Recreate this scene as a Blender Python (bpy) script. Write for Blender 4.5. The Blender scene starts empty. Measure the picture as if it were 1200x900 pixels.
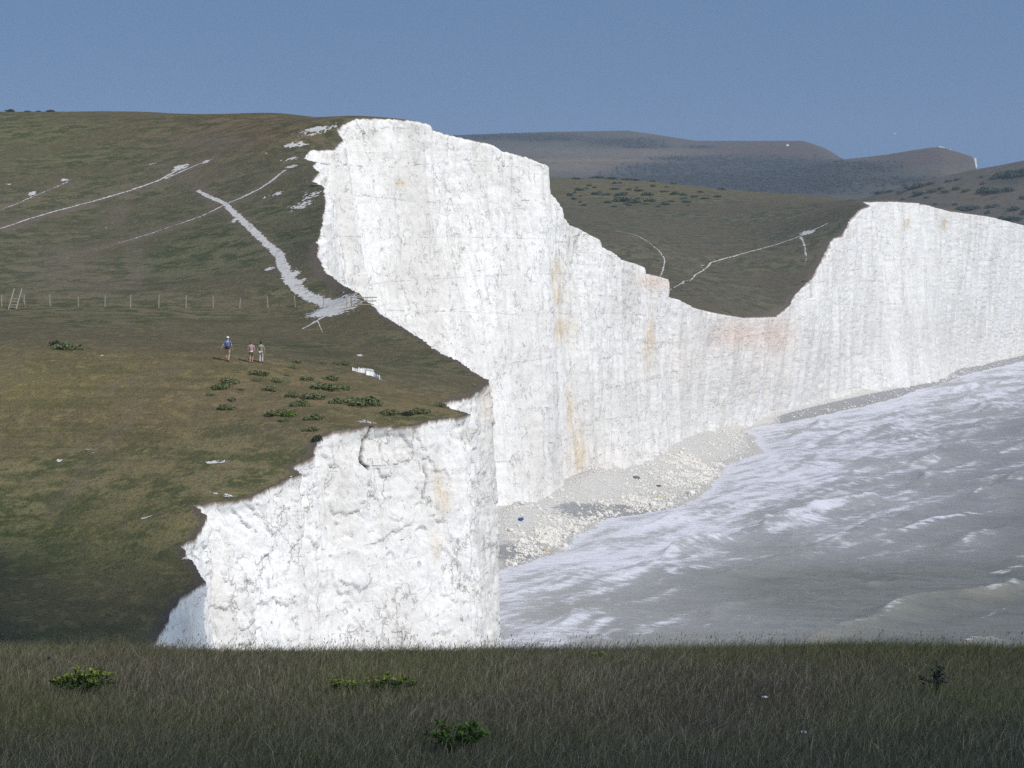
import bpy, bmesh, math, random
import numpy as np
from mathutils import Vector
from mathutils.bvhtree import BVHTree

random.seed(7)
RNG = np.random.default_rng(11)
SC = bpy.context.scene
COL = SC.collection

# ------------------------------------------------------------------ camera model
F = 3000.0            # focal length in pixels of a 1200 px wide picture
H = 41.0              # eye height above the sea
PITCH = math.atan(161.0 / F)
CP, SP = math.cos(PITCH), math.sin(PITCH)


def at(px, py, k):
    """point seen at pixel (px,py) of the 1200x900 picture, k pixels per metre (depth F/k)"""
    a, b = (px - 600.0) / F, (450.0 - py) / F
    d = np.array([a, CP + b * SP, -SP + b * CP])
    return np.array([0, 0, H]) + d / d[1] * (F / k)


def proj(P):
    """world points -> pixels"""
    P = np.asarray(P, float)
    x, y, z = P[..., 0], P[..., 1], P[..., 2] - H
    dep = y * CP - z * SP
    up = y * SP + z * CP
    dep = np.where(np.abs(dep) < 1e-3, 1e-3, dep)
    return 600 + F * x / dep, 450 - F * up / dep


# ------------------------------------------------------------------ noise
_perm = np.random.default_rng(3).permutation(256)
_perm = np.concatenate([_perm, _perm, _perm])
_g = np.random.default_rng(5).normal(size=(256, 3))
_g /= np.linalg.norm(_g, axis=1)[:, None]


def pn(x, y, z=0.0):
    x, y, z = np.broadcast_arrays(np.asarray(x, float), np.asarray(y, float), np.asarray(z, float))
    xi, yi, zi = np.floor(x).astype(int), np.floor(y).astype(int), np.floor(z).astype(int)
    xf, yf, zf = x - xi, y - yi, z - zi
    u, v, w = [t * t * t * (t * (t * 6 - 15) + 10) for t in (xf, yf, zf)]
    xi &= 255; yi &= 255; zi &= 255
    out = np.zeros_like(xf)
    for dx in (0, 1):
        wx = u if dx else 1 - u
        for dy in (0, 1):
            wy = v if dy else 1 - v
            for dz in (0, 1):
                wz = w if dz else 1 - w
                h = _perm[_perm[_perm[(xi + dx) & 255] + ((yi + dy) & 255)] + ((zi + dz) & 255)]
                g = _g[h]
                out += wx * wy * wz * (g[..., 0] * (xf - dx) + g[..., 1] * (yf - dy) + g[..., 2] * (zf - dz))
    return out * 1.5


def fbm(x, y, z=0.0, o=4, gain=.5):
    s, a, t = 0, 1.0, 0
    for i in range(o):
        s = s + a * pn(np.asarray(x) * 2 ** i + 17.3 * i, np.asarray(y) * 2 ** i + 9.1 * i, np.asarray(z) * 2 ** i)
        t += a; a *= gain
    return s / t


def sstep(a, b, x):
    t = np.clip((x - a) / (b - a), 0, 1)
    return t * t * (3 - 2 * t)


# ------------------------------------------------------------------ object helpers
def link(o, parent=None):
    COL.objects.link(o)
    if parent is not None:
        o.parent = parent
    return o


def mesh_np(name, V, Fc, mat=None, attrs=None, smooth=True):
    """mesh from arrays; Fc is (n,3) or (n,4)"""
    V = np.asarray(V, np.float32); Fc = np.asarray(Fc, np.int32)
    me = bpy.data.meshes.new(name)
    n, w = Fc.shape
    me.vertices.add(len(V)); me.vertices.foreach_set('co', V.ravel())
    me.loops.add(n * w); me.loops.foreach_set('vertex_index', Fc.ravel())
    me.polygons.add(n)
    me.polygons.foreach_set('loop_start', np.arange(0, n * w, w, dtype=np.int32))
    me.polygons.foreach_set('use_smooth', np.full(n, smooth))
    me.update(calc_edges=True)
    for k, a in (attrs or {}).items():
        a = np.asarray(a, np.float32)
        if a.ndim == 1:
            at_ = me.attributes.new(k, 'FLOAT', 'POINT'); at_.data.foreach_set('value', a)
        else:
            at_ = me.attributes.new(k, 'FLOAT_COLOR', 'POINT')
            at_.data.foreach_set('color', np.concatenate([a, np.ones((len(a), 1), np.float32)], 1).ravel())
    if mat is not None:
        me.materials.append(mat)
    return me


def grid_faces(nr, nc, flip=False):
    i = np.arange(nr * nc).reshape(nr, nc)
    q = np.stack([i[:-1, :-1], i[:-1, 1:], i[1:, 1:], i[1:, :-1]], -1).reshape(-1, 4)
    return q[:, ::-1] if flip else q


def obj(name, me, parent=None, loc=None):
    o = bpy.data.objects.new(name, me)
    if loc is not None:
        o.location = loc
    return link(o, parent)


def tag(o, label=None, cat=None, group=None, kind=None):
    if label: o['label'] = label
    if cat: o['category'] = cat
    if group: o['group'] = group
    if kind: o['kind'] = kind
    return o


def empty(name, loc, rz=0.0, s=1.0):
    o = bpy.data.objects.new(name, None)
    o.empty_display_size = .3
    o.location = loc; o.rotation_euler = (0, 0, rz); o.scale = (s, s, s)
    return link(o)


def from_bm(name, bm, mat, smooth=False):
    me = bpy.data.meshes.new(name)
    bm.normal_update(); bm.to_mesh(me); bm.free()
    if smooth:
        me.polygons.foreach_set('use_smooth', np.full(len(me.polygons), True))
    if mat: me.materials.append(mat)
    return me


def bm_beam(bm, a, b, w, d=None, side=None):
    """rectangular timber from a to b"""
    a, b = Vector(a), Vector(b); d = d or w
    ax = (b - a).normalized()
    s = Vector(side) if side else (Vector((1, 0, 0)) if abs(ax.x) < .8 else Vector((0, 1, 0)))
    u = (s - ax * s.dot(ax)).normalized(); v = ax.cross(u)
    vs = []
    for p, t in ((a, 1), (b, .94)):
        for i, j in ((-1, -1), (1, -1), (1, 1), (-1, 1)):
            vs.append(bm.verts.new(p + u * (i * w / 2 * t) + v * (j * d / 2 * t)))
    for f in ((3, 2, 1, 0), (4, 5, 6, 7), (0, 1, 5, 4), (1, 2, 6, 5), (2, 3, 7, 6), (3, 0, 4, 7)):
        bm.faces.new([vs[i] for i in f])


# ------------------------------------------------------------------ materials
class NT:
    def __init__(s, name):
        s.m = bpy.data.materials.new(name); s.m.use_nodes = True
        s.t = s.m.node_tree; s.n = s.t.nodes; s.l = s.t.links
        s.b = s.n['Principled BSDF']; s.b.inputs['Roughness'].default_value = .9
        s.b.inputs['Specular IOR Level'].default_value = .15
        s.geo = s.n.new('ShaderNodeNewGeometry')
        s.pos = s.geo.outputs['Position']

    def set(s, sock, v):
        if isinstance(v, bpy.types.NodeSocket): s.l.new(v, sock)
        elif isinstance(v, (tuple, list)) and len(v) == 3 and sock.type == 'RGBA': sock.default_value = (*v, 1)
        else: sock.default_value = v

    def attr(s, name, color=False):
        n = s.n.new('ShaderNodeAttribute'); n.attribute_name = name
        return n.outputs['Color' if color else 'Fac']

    def scale(s, v, sx, sy, sz, off=(0, 0, 0)):
        n = s.n.new('ShaderNodeMapping'); s.l.new(v, n.inputs[0])
        n.inputs['Scale'].default_value = (sx, sy, sz); n.inputs['Location'].default_value = off
        return n.outputs[0]

    def noise(s, scale, detail=4, vec=None, rough=.55, dist=0):
        n = s.n.new('ShaderNodeTexNoise'); s.l.new(vec or s.pos, n.inputs['Vector'])
        n.inputs['Scale'].default_value = scale; n.inputs['Detail'].default_value = detail
        n.inputs['Roughness'].default_value = rough; n.inputs['Distortion'].default_value = dist
        return n.outputs['Fac']

    def voro(s, scale, vec=None, feat='F1'):
        n = s.n.new('ShaderNodeTexVoronoi'); n.feature = feat; s.l.new(vec or s.pos, n.inputs['Vector'])
        n.inputs['Scale'].default_value = scale
        return n.outputs['Distance']

    def ramp(s, v, a, b, lo=0.0, hi=1.0, smooth=True):
        n = s.n.new('ShaderNodeMapRange'); n.interpolation_type = 'SMOOTHSTEP' if smooth else 'LINEAR'
        s.l.new(v, n.inputs[0])
        for i, x in zip((1, 2, 3, 4), (a, b, lo, hi)): s.set(n.inputs[i], x)
        return n.outputs[0]

    def math(s, op, a, b=0.0):
        n = s.n.new('ShaderNodeMath'); n.operation = op; s.set(n.inputs[0], a); s.set(n.inputs[1], b)
        return n.outputs[0]

    def mix(s, f, a, b, mode='MIX'):
        n = s.n.new('ShaderNodeMix'); n.data_type = 'RGBA'; n.blend_type = mode
        s.set(n.inputs[0], f); s.set(n.inputs[6], a); s.set(n.inputs[7], b)
        return n.outputs[2]

    def bump(s, h, dist, strength=1.0):
        n = s.n.new('ShaderNodeBump'); s.l.new(h, n.inputs['Height'])
        n.inputs['Distance'].default_value = dist; n.inputs['Strength'].default_value = strength
        s.l.new(n.outputs[0], s.b.inputs['Normal'])

    def color(s, c): s.set(s.b.inputs['Base Color'], c)
    def rough(s, r): s.set(s.b.inputs['Roughness'], r)


def plain(name, c, rough=.85, var=.12, scale=20):
    t = NT(name)
    n = t.noise(scale, 3)
    t.color(t.mix(n, tuple(x * (1 - var) for x in c), tuple(min(1, x * (1 + var)) for x in c)))
    t.rough(rough)
    return t.m


# ---- turf of the downs
def turf_material():
    t = NT('turf')
    big = t.noise(.045, 5, rough=.6)
    mid = t.noise(.35, 5, rough=.65)
    fine = t.noise(3.2, 5, rough=.7)
    vfine = t.noise(14, 3, rough=.7)
    c = t.mix(t.ramp(mid, .43, .57), (.090, .102, .050), (.225, .19, .115))
    c = t.mix(t.ramp(big, .42, .6), c, t.mix(fine, (.135, .115, .07), (.195, .155, .10)))
    c = t.mix(t.ramp(fine, .5, .68), c, (.088, .086, .043))
    c = t.mix(t.math('MULTIPLY', t.ramp(t.noise(1.1, 4, rough=.7), .51, .63), .85), c, (.235, .195, .105))
    terr = t.math('MULTIPLY', t.ramp(t.noise(1.0, 4, t.scale(t.pos, .14, .14, 2.4), rough=.6), .50, .62), t.ramp(t.noise(.05, 2), .4, .6, .15, .55))
    c = t.mix(terr, c, (.085, .088, .046))
    tint = t.attr('tint', True)
    c = t.mix(1.0, c, tint, 'MULTIPLY')
    c = t.mix(t.ramp(vfine, .3, .75, 0, .8), c, t.mix(.5, c, (.03, .03, .022)))
    c = t.mix(t.ramp(t.noise(5.5, 3, t.scale(t.pos, 1, .6, 1), rough=.75), .54, .72, 0, .5), c, (.27, .24, .165))
    # bare earth: worn ground and the lip of the cliff
    worn = t.attr('worn')
    w = t.math('MULTIPLY', worn, t.ramp(t.noise(1.7, 5, rough=.7), .3, .6))
    c = t.mix(w, c, t.mix(fine, (.13, .105, .082), (.235, .185, .145)))
    lip = t.attr('lip')
    lw = t.ramp(t.math('ADD', lip, t.math('MULTIPLY', t.math('SUBTRACT', t.noise(1.2, 6, rough=.75), .5), 1.5)), .35, .7)
    c = t.mix(lw, c, t.mix(vfine, (.075, .062, .05), (.20, .17, .135)))
    # chips of chalk lying in the turf
    st = t.math('MULTIPLY', t.ramp(t.voro(2.6), .10, .05), t.ramp(t.math('ADD', t.noise(.16, 3), t.math('MULTIPLY', t.attr('stony'), .3)), .62, .74))
    c = t.mix(st, c, (.5, .48, .44))
    t.color(c); t.rough(.95)
    t.b.inputs['Specular IOR Level'].default_value = .05
    h = t.math('ADD', t.math('MULTIPLY', fine, .6), t.math('MULTIPLY', vfine, .25))
    h = t.math('ADD', h, t.math('MULTIPLY', mid, 1.2))
    t.bump(h, .45, .8)
    return t.m


# ---- chalk
def chalk_material():
    t = NT('chalk')
    fac = t.attr('near')                         # 1 on the near point: finer, crumblier chalk
    sv = t.scale(t.pos, 1, 1, .16)               # vertical streaks
    sh = t.scale(t.pos, .35, .35, 2.2)           # bedding
    n1 = t.noise(.12, 5, rough=.6)
    streak = t.noise(.9, 6, sv, rough=.7)
    bed = t.noise(1.0, 5, sh, rough=.65)
    fine = t.noise(2.2, 6, rough=.72)
    c = t.mix(t.ramp(n1, .35, .65), (.80, .792, .775), (.73, .715, .69))
    c = t.mix(t.math('MULTIPLY', t.ramp(streak, .50, .70, 0, .8), t.ramp(t.noise(.09, 4, t.scale(t.pos, 1, 1, .4), rough=.6), .42, .60, .25, 1)), c, (.56, .545, .515))
    band = t.noise(.17, 5, t.scale(t.pos, 1, 1, .10, (4, 2, 0)), rough=.6)
    c = t.mix(t.ramp(band, .50, .66, 0, .6), c, (.62, .60, .565))
    c = t.mix(t.ramp(t.noise(.35, 6, rough=.75), .58, .68, 0, .6), c, (.66, .65, .635))
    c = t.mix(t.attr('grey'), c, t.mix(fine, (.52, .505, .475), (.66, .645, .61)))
    c = t.mix(t.math('MULTIPLY', t.attr('pink'), t.ramp(fine, .25, .6, .45, 1)), c, t.mix(fine, (.60, .46, .375), (.74, .64, .57)))
    tn = t.math('MULTIPLY', t.attr('tan'), t.ramp(t.noise(1.3, 5, sv, rough=.7), .34, .58))
    c = t.mix(tn, c, t.mix(fine, (.47, .34, .19), (.68, .57, .42)))
    # flint courses: thin dark broken lines that follow the bedding
    sep = t.n.new('ShaderNodeSeparateXYZ'); t.l.new(t.pos, sep.inputs[0])
    zz = t.math('ADD', sep.outputs[2], t.math('MULTIPLY', t.noise(.06, 2), 3.5))
    zz = t.math('ADD', zz, t.math('MULTIPLY', t.noise(1.4, 3), .16))
    zz = t.math('ADD', zz, t.math('MULTIPLY', sep.outputs[0], -.03))
    per = t.math('FRACT', t.math('MULTIPLY', zz, .19))
    ln = t.ramp(t.math('ABSOLUTE', t.math('SUBTRACT', per, .5)), t.ramp(fac, 0, 1, .008, .004), t.ramp(fac, 0, 1, .027, .012), 1, 0)
    per2 = t.math('FRACT', t.math('MULTIPLY', zz, .47))
    ln2 = t.math('MULTIPLY', t.ramp(t.math('ABSOLUTE', t.math('SUBTRACT', per2, .5)), .012, .03, 1, 0), .35)
    dash = t.ramp(t.noise(.8, 4, t.scale(t.pos, 1, 1, .3), rough=.75), .49, .60)
    big = t.ramp(t.noise(.06, 2), .42, .58)
    zb = t.math('ADD', sep.outputs[2], t.math('MULTIPLY', t.noise(.5, 4), .7))
    zb = t.math('ADD', zb, t.math('MULTIPLY', t.noise(.12, 2, t.scale(t.pos, .05, .05, 1)), 14.0))
    zb = t.math('ADD', zb, t.math('MULTIPLY', sep.outputs[1], .012))
    per3 = t.math('FRACT', t.math('MULTIPLY', zb, .16))
    bedl = t.math('MULTIPLY', t.ramp(t.math('ABSOLUTE', t.math('SUBTRACT', per3, .5)), .010, .026, 1, 0), t.ramp(t.noise(.10, 3, t.scale(t.pos, 1, 1, 3, (9, 0, 0))), .44, .54))
    bedl = t.math('MULTIPLY', t.math('MULTIPLY', bedl, t.math('SUBTRACT', 1.0, fac)), t.ramp(t.noise(1.3, 4, rough=.8), .42, .58, .05, 1))
    flint = t.math('MULTIPLY', t.math('MULTIPLY', t.math('MAXIMUM', ln, ln2), dash), big)
    flint = t.math('MAXIMUM', flint, t.math('MULTIPLY', bedl, .55))
    c = t.mix(t.math('MULTIPLY', flint, .75), c, (.26, .25, .235))
    # small dark pits and fissures
    pit = t.ramp(t.noise(1.9, 4, t.scale(t.pos, 1, 1, .5), rough=.75), .605, .69)
    pit = t.math('MULTIPLY', pit, t.ramp(t.noise(.2, 4, t.scale(t.pos, 1, 1, .45), rough=.65), .46, .62))
    pit2 = t.math('MULTIPLY', t.ramp(t.noise(5.5, 3, t.scale(t.pos, 1, 1, .7), rough=.75), .61, .70), t.ramp(t.noise(.25, 5, rough=.7), .48, .60))
    pit = t.math('MAXIMUM', pit, t.math('MULTIPLY', pit2, .85))
    iso = t.math('ABSOLUTE', t.math('SUBTRACT', t.noise(.42, 5, t.scale(t.pos, 1, 1, .7), rough=.6), .5))
    crackl = t.math('MULTIPLY', t.ramp(iso, .003, .016, 1, 0), t.ramp(t.noise(.33, 3, t.scale(t.pos, 1, 1, 1, (7, 3, 1))), .47, .57))
    pit = t.math('MAXIMUM', pit, t.math('MULTIPLY', crackl, .8))
    vs_ = t.voro(1.25, t.scale(t.pos, 1, 1, .6)); vs2 = t.voro(3.1, t.scale(t.pos, 1, 1, .75, (3, 1, 2)))
    spk = t.math('MULTIPLY', t.ramp(vs_, .13, .07), t.ramp(t.noise(.16, 6, t.scale(t.pos, 1, 1, .5), rough=.75), .48, .58))
    spk = t.math('MAXIMUM', spk, t.math('MULTIPLY', t.math('MULTIPLY', t.ramp(vs2, .17, .09), t.ramp(t.noise(.2, 6, t.scale(t.pos, 1, 1, .4, (5, 5, 5)), rough=.75), .50, .60)), .8))
    pit = t.math('MAXIMUM', pit, spk)
    c = t.mix(t.math('MULTIPLY', pit, t.ramp(t.attr('farw'), 0, 1, .75, .38)), c, (.28, .265, .245))
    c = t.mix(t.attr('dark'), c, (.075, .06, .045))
    # soil at the very top
    soil = t.ramp(t.math('ADD', t.attr('top'), t.math('MULTIPLY', t.math('SUBTRACT', t.noise(1.6, 5, sv, rough=.75), .5), 1.1)), .55, .95)
    c = t.mix(soil, c, t.mix(fine, (.10, .075, .055), (.36, .29, .23)))
    t.color(c); t.rough(.95)
    t.b.inputs['Specular IOR Level'].default_value = .05
    crack = t.voro(.55, t.scale(t.pos, 1.4, 1.4, .8), 'DISTANCE_TO_EDGE')
    h = t.math('ADD', t.math('MULTIPLY', fine, .9), t.math('MULTIPLY', streak, .7))
    h = t.math('ADD', h, t.math('MULTIPLY', t.ramp(crack, 0, .08), .25))
    h = t.math('ADD', h, t.math('MULTIPLY', bed, .4))
    h = t.math('SUBTRACT', h, t.math('MULTIPLY', t.math('ADD', flint, pit), .5))
    t.bump(h, .14, .65)
    return t.m


M = {}
M['turf'] = turf_material()
M['chalk'] = chalk_material()


def loose_chalk():
    t = NT('loose_chalk')
    n = t.noise(1.6, 5, rough=.7); f = t.noise(9, 4, rough=.7)
    c = t.mix(n, (.46, .445, .42), (.66, .645, .62))
    c = t.mix(t.ramp(f, .55, .7, 0, .5), c, (.32, .30, .26))
    c = t.mix(t.ramp(t.noise(1.1, 6, rough=.8), .50, .66, 0, .8), c, (.2, .175, .13))
    t.color(c); t.bump(f, .1, .6)
    return t.m


M['path'] = loose_chalk()

# ------------------------------------------------------------------ the line of the cliff
# top edge (px, py, k) going away from the camera, with the foot of the cliff (x, y) in plan
TOP = [
    (183, 748, 21.3), (203, 717, 20.9), (211, 700, 20.7), (239, 682, 20.5), (227, 661, 20.2), (210, 639, 19.9), (230, 633, 19.8),
    (244, 605, 19.5), (228, 592, 19.25), (255, 589, 19.15), (286, 586, 19.0), (305, 577, 18.85), (326, 567, 18.7), (353, 555, 18.5), (342, 547, 18.35),
    (367, 536, 18.25), (370, 517, 18.0), (392, 506, 17.85), (420, 502, 17.7), (437, 499, 17.6), (464, 501, 17.5), (479, 500, 17.4), (510, 492, 17.25),
    (541, 488, 17.1), (553, 486, 17.0), (526, 478, 16.4), (517, 472, 16.0), (543, 467, 15.7), (558, 460, 15.4), (570, 452, 15.0), (573, 445, 14.6),
    (552, 435, 14.1), (536, 422, 13.7), (514, 413, 13.3), (499, 400, 12.9), (460, 377, 12.2), (447, 369, 11.95), (435, 358, 11.6), (420, 344, 11.3), (407, 337, 11.1),
    (392, 327, 10.8), (383, 320, 10.6), (372, 300, 10.3), (371, 282, 10.0), (378, 264, 9.75), (381, 234, 9.35), (378, 218, 9.1), (364, 212, 9.0), (373, 202, 8.9),
    (366, 195, 8.8), (371, 190, 8.7), (356, 186, 8.6), (364, 176, 8.5), (392, 175, 8.42), (402, 164, 8.36), (394, 153, 8.3), (402, 146, 8.25), (417, 139, 8.2),
    (449, 139, 8.12), (480, 141, 8.04), (505, 146, 7.98), (506, 152, 7.96), (525, 158, 7.9), (555, 165, 7.82), (575, 169, 7.76), (584, 174, 7.73), (585, 176, 7.72),
    (617, 184, 7.6), (630, 190, 7.55), (640, 193, 7.5), (638, 203, 7.4), (642, 220, 7.32), (652, 245, 7.22), (657, 257, 7.17), (662, 262, 7.12), (683, 271, 7.0),
    (701, 280, 6.9), (703, 288, 6.86), (717, 297, 6.75), (720, 302, 6.72), (738, 307, 6.58), (751, 311, 6.48), (751, 319, 6.45), (777, 325, 6.28), (777, 345, 6.22),
    (798, 353, 6.05), (810, 360, 5.9), (840, 367, 5.6), (869, 372, 5.3), (909, 371, 5.0), (927, 356, 4.9), (928, 349, 4.86), (947, 329, 4.75), (951, 327, 4.72),
    (960, 309, 4.64), (971, 287, 4.56), (976, 279, 4.52), (985, 277, 4.48), (988, 273, 4.46), (996, 257, 4.4), (1007, 246, 4.34), (1019, 241, 4.28), (1010, 236.5, 4.2),
    (1046, 236, 4.06), (1078, 238, 3.92), (1110, 247, 3.76), (1160, 254, 3.46), (1200, 264, 3.22), (1260, 285, 2.95), (1330, 300, 2.7), (1400, 325, 2.45), (1500, 350, 2.2)]
FOOT = [  # (index into TOP by k, px of the foot at sea level +1.5 m, k)
    (21.3, -16.2, 133), (19.25, -15.6, 148), (18.5, -10.9, 155), (17.85, -8.4, 161), (17.4, -4.6, 165.5), (17.0, -1.6, 170.5), (16.0, -1.5, 186),
    (15.0, -.55, 197), (14.6, -.45, 205), (13.3, -4.2, 226), (12.2, -8.5, 246), (11.3, -12.5, 266), (10.3, -17, 287), (9.75, -18, 306),
    (8.8, -15, 333), (8.3, -13, 353), (8.2, -12, 357.5), (7.98, -5, 365), (7.82, -1, 372), (7.6, 4, 381)]
FOOTPX = [(7.5, 652, 587), (7.32, 668, 582), (7.17, 684, 577), (6.9, 708, 566), (6.58, 742, 556), (6.28, 775, 541), (5.9, 806, 522), (5.6, 827, 507),
          (5.3, 850, 499), (5.0, 880, 490), (4.75, 943, 475), (4.48, 1010, 460), (4.2, 1060, 450.5), (3.92, 1095, 444), (3.76, 1120, 432.5), (3.46, 1165, 421), (3.22, 1203, 413),
          (2.95, 1265, 398), (2.7, 1340, 385), (2.45, 1410, 378), (2.2, 1510, 366)]
PRE = [(150, -45), (95, -10), (60, 15), (36, 34), (17, 52), (2, 72), (-9, 95), (-17, 115), (-20.5, 130)]     # round the camera's own hill, out of sight


def zfg(x, y):
    """height of the camera's own hill"""
    d = 2.85 + .08 * (y - 14)
    q = np.clip(y - 20, 0, 8)
    d = d + .012 * q * q + .192 * np.clip(y - 28, 0, None)
    z = H - d
    w = sstep(8, 20, y) * (1 - sstep(30, 50, y))
    z = z + .05 * fbm(x * .35, y * .2, 3.0, 3) + w * (.035 * np.exp(-((x - 3.1) / .8) ** 2) + .03 * np.exp(-((x + 4.4) / .8) ** 2))
    z = z - .15 * np.clip(np.abs(x) - 25, 0, None) ** 1.0 * sstep(25, 60, np.abs(x))
    return z


edge_pts = [at(*p) for p in TOP]
# foot positions by k
fk, fx, fy = [], [], []
for k, x, y in FOOT: fk.append(k); fx.append(x); fy.append(y)
for k, px, py in FOOTPX:
    kk = (py - 289) / (H - 1.5)
    fk.append(k); fx.append((px - 600) / kk); fy.append(F / kk)
fk, fx, fy = np.array(fk), np.array(fx), np.array(fy)
kk = np.array([p[2] for p in TOP])
foot = np.stack([np.interp(-kk, -fk, fx), np.interp(-kk, -fk, fy)], 1)

# ------------------------------------------------------------------ terrain heights: thin plate spline
INNER = [
    (0, 745, 21.8), (100, 745, 21.5), (-300, 745, 21.8), (0, 600, 18.7), (130, 650, 19.7), (-300, 600, 18.6), (0, 500, 17.3), (150, 520, 17.7), (0, 430, 16.4), (200, 440, 16.5),
    (300, 480, 17.2), (400, 470, 16.9), (0, 402, 15.8), (150, 407, 15.75), (300, 413, 15.6), (420, 437, 15.75), (480, 455, 15.75), (-400, 402, 15.8),
    (0, 399.5, 13.8), (150, 403, 13.8), (300, 410, 13.8), (440, 424, 13.6), (-400, 398, 13.6), (0, 375, 12), (200, 378, 12), (400, 386, 12.2), (-400, 375, 12),
    (0, 360, 11.2), (200, 361, 11.2), (380, 361, 11.25), (0, 300, 9.8), (200, 300, 9.8), (330, 300, 10.1), (-300, 300, 9.8), (0, 230, 8.6), (200, 230, 8.7), (330, 230, 9.1), (-300, 230, 8.6),
    (0, 170, 7.6), (200, 170, 7.8), (340, 172, 8.4), (-300, 168, 7.5), (0, 131, 6.6), (100, 132, 6.65), (200, 133.5, 6.8), (330, 133, 7.35), (380, 137, 7.85), (-300, 130, 6.5), (-1200, 140, 6.5),
    (700, 275, 4.5), (660, 262, 4.3), (800, 330, 4.95), (800, 280, 4.4), (850, 364, 5.35), (900, 330, 4.72), (900, 280, 4.3), (955, 275, 4.42), (700, 240, 3.8), (850, 245, 3.9), (950, 250, 4.1),
    (650, 208, 3.2), (750, 212, 3.2), (850, 222.5, 3.3), (950, 229.5, 3.6), (1000, 234, 4.0), (560, 207, 3.2), (300, 205, 3.1), (-200, 200, 3.1)]
WORLD = [(-92, 517, 60), (-40, 510, 58), (-30, 440, 57), (-20, 600, 36), (0, 540, 34), (-60, 600, 40), (10, 610, 30), (-150, 620, 44), (-300, 500, 62), (-300, 620, 45), (-300, 350, 47), (-250, 230, 36),
         (-200, 120, 20), (-100, 120, 17), (-50, 110, 15.5), (-30, 125, 15), (-120, 60, 24), (-50, 70, 22), (-25, 90, 17), (0, 60, 20), (30, 20, 28), (20, 1110, 58), (80, 1110, 50), (130, 1050, 45), (170, 1000, 44),
         (-200, 1110, 60), (-500, 1000, 70), (-500, 500, 70), (-500, 200, 40), (230, 1110, 34), (200, 1250, 25), (50, 1250, 40), (-300, 1300, 50)]
cp = np.array([at(*p) for p in INNER] + [list(w) for w in WORLD] + edge_pts[::2])
S0 = 100.0


def _U(r2): return np.where(r2 > 1e-12, r2 * np.log(np.maximum(r2, 1e-12)), 0)


n = len(cp)
A = np.zeros((n + 3, n + 3)); XY = cp[:, :2] / S0
A[:n, :n] = _U(((XY[:, None] - XY[None]) ** 2).sum(-1)) + np.eye(n) * 1e-4
A[:n, n] = 1; A[:n, n + 1:] = XY; A[n, :n] = 1; A[n + 1:, :n] = XY.T
TW = np.linalg.solve(A, np.concatenate([cp[:, 2], np.zeros(3)]))


def tps(x, y):
    x, y = np.asarray(x, float), np.asarray(y, float)
    q = np.stack([x.ravel(), y.ravel()], 1) / S0
    out = np.empty(len(q))
    for i in range(0, len(q), 20000):
        c = q[i:i + 20000]
        out[i:i + 20000] = _U(((c[:, None] - XY[None]) ** 2).sum(-1)) @ TW[:n] + TW[n] + c @ TW[n + 1:]
    return out.reshape(x.shape)


def land_z(x, y):
    w = sstep(62, 118, y)
    z = tps(x, np.maximum(y, 60)) * w + zfg(x, y) * (1 - w)
    rough = sstep(100, 140, y)
    z = z + rough * (.10 * fbm(x * .22, y * .16, 1.0, 4) + .05 * fbm(x * 1.1, y * 1.1, 2.0, 3))
    return np.maximum(z, 3.0)


# ------------------------------------------------------------------ sample the edge
pre_top = np.array([[x, y, float(zfg(np.float64(x), np.float64(y)))] for x, y in PRE])
pre_top[-2:, 2] = [15.5, 17.0]
T0 = np.concatenate([pre_top, np.array(edge_pts)])
pre_foot = np.array(PRE) + np.array([3.0, -3.0])
B0 = np.concatenate([pre_foot, foot])
ppx, ppy = proj(T0)
seg = np.hypot(np.diff(ppx), np.diff(ppy))
seg[:len(PRE)] = np.clip(seg[:len(PRE)] * .03, 4, 10)
plan = np.hypot(np.diff(T0[:, 0]), np.diff(T0[:, 1]))
kmid = np.concatenate([np.full(len(PRE), 1.0), (kk[:-1] + kk[1:]) / 2])
seg = np.maximum(seg, plan * kmid * .30)       # receding stretches still get columns
cum = np.concatenate([[0], np.cumsum(seg)])
STEP = 1.25
NS = int(cum[-1] / STEP)
ss = np.linspace(0, cum[-1], NS)
T = np.stack([np.interp(ss, cum, T0[:, i]) for i in range(3)], 1)
B = np.stack([np.interp(ss, cum, B0[:, i]) for i in range(2)], 1)
kS = F / np.maximum(T[:, 1], 60)


def smooth1(a, w):
    k_ = np.hanning(2 * w + 3)[1:-1]; k_ /= k_.sum()
    p = np.pad(a, ((w, w), (0, 0)), mode='edge')
    return np.stack([np.convolve(p[:, i], k_, 'valid') for i in range(a.shape[1])], 1)


B = smooth1(B, 14)
# ragged edge
vis = sstep(125, 140, T[:, 1])
L = np.concatenate([[0], np.cumsum(np.hypot(np.diff(T[:, 0]), np.diff(T[:, 1])))])
jag = fbm(L * .9, 0 * L, 4.2, 4) * .35 + fbm(L * .18, 0 * L, 8.2, 3) * .4
T[:, 0] += vis * (jag + fbm(L * 4, 0 * L, 24.2, 3) * .16)
T[:, 2] += vis * (fbm(L * 1.1, 0 * L, 14.2, 4) * .22)
T[:, 1] = np.maximum.accumulate(T[:, 1] + np.arange(NS) * 1e-5)
preN = T[:, 1] < 118
T[preN, 2] = land_z(T[preN, 0], T[preN, 1])

# ------------------------------------------------------------------ land sheet
off = np.concatenate([np.linspace(0, 1.2, 9), 1.2 + np.cumsum(np.geomspace(.18, 14, 118))])
NO = len(off)
X = T[:, 0][:, None] - off[None]
Y = np.repeat(T[:, 1][:, None], NO, 1)
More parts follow.
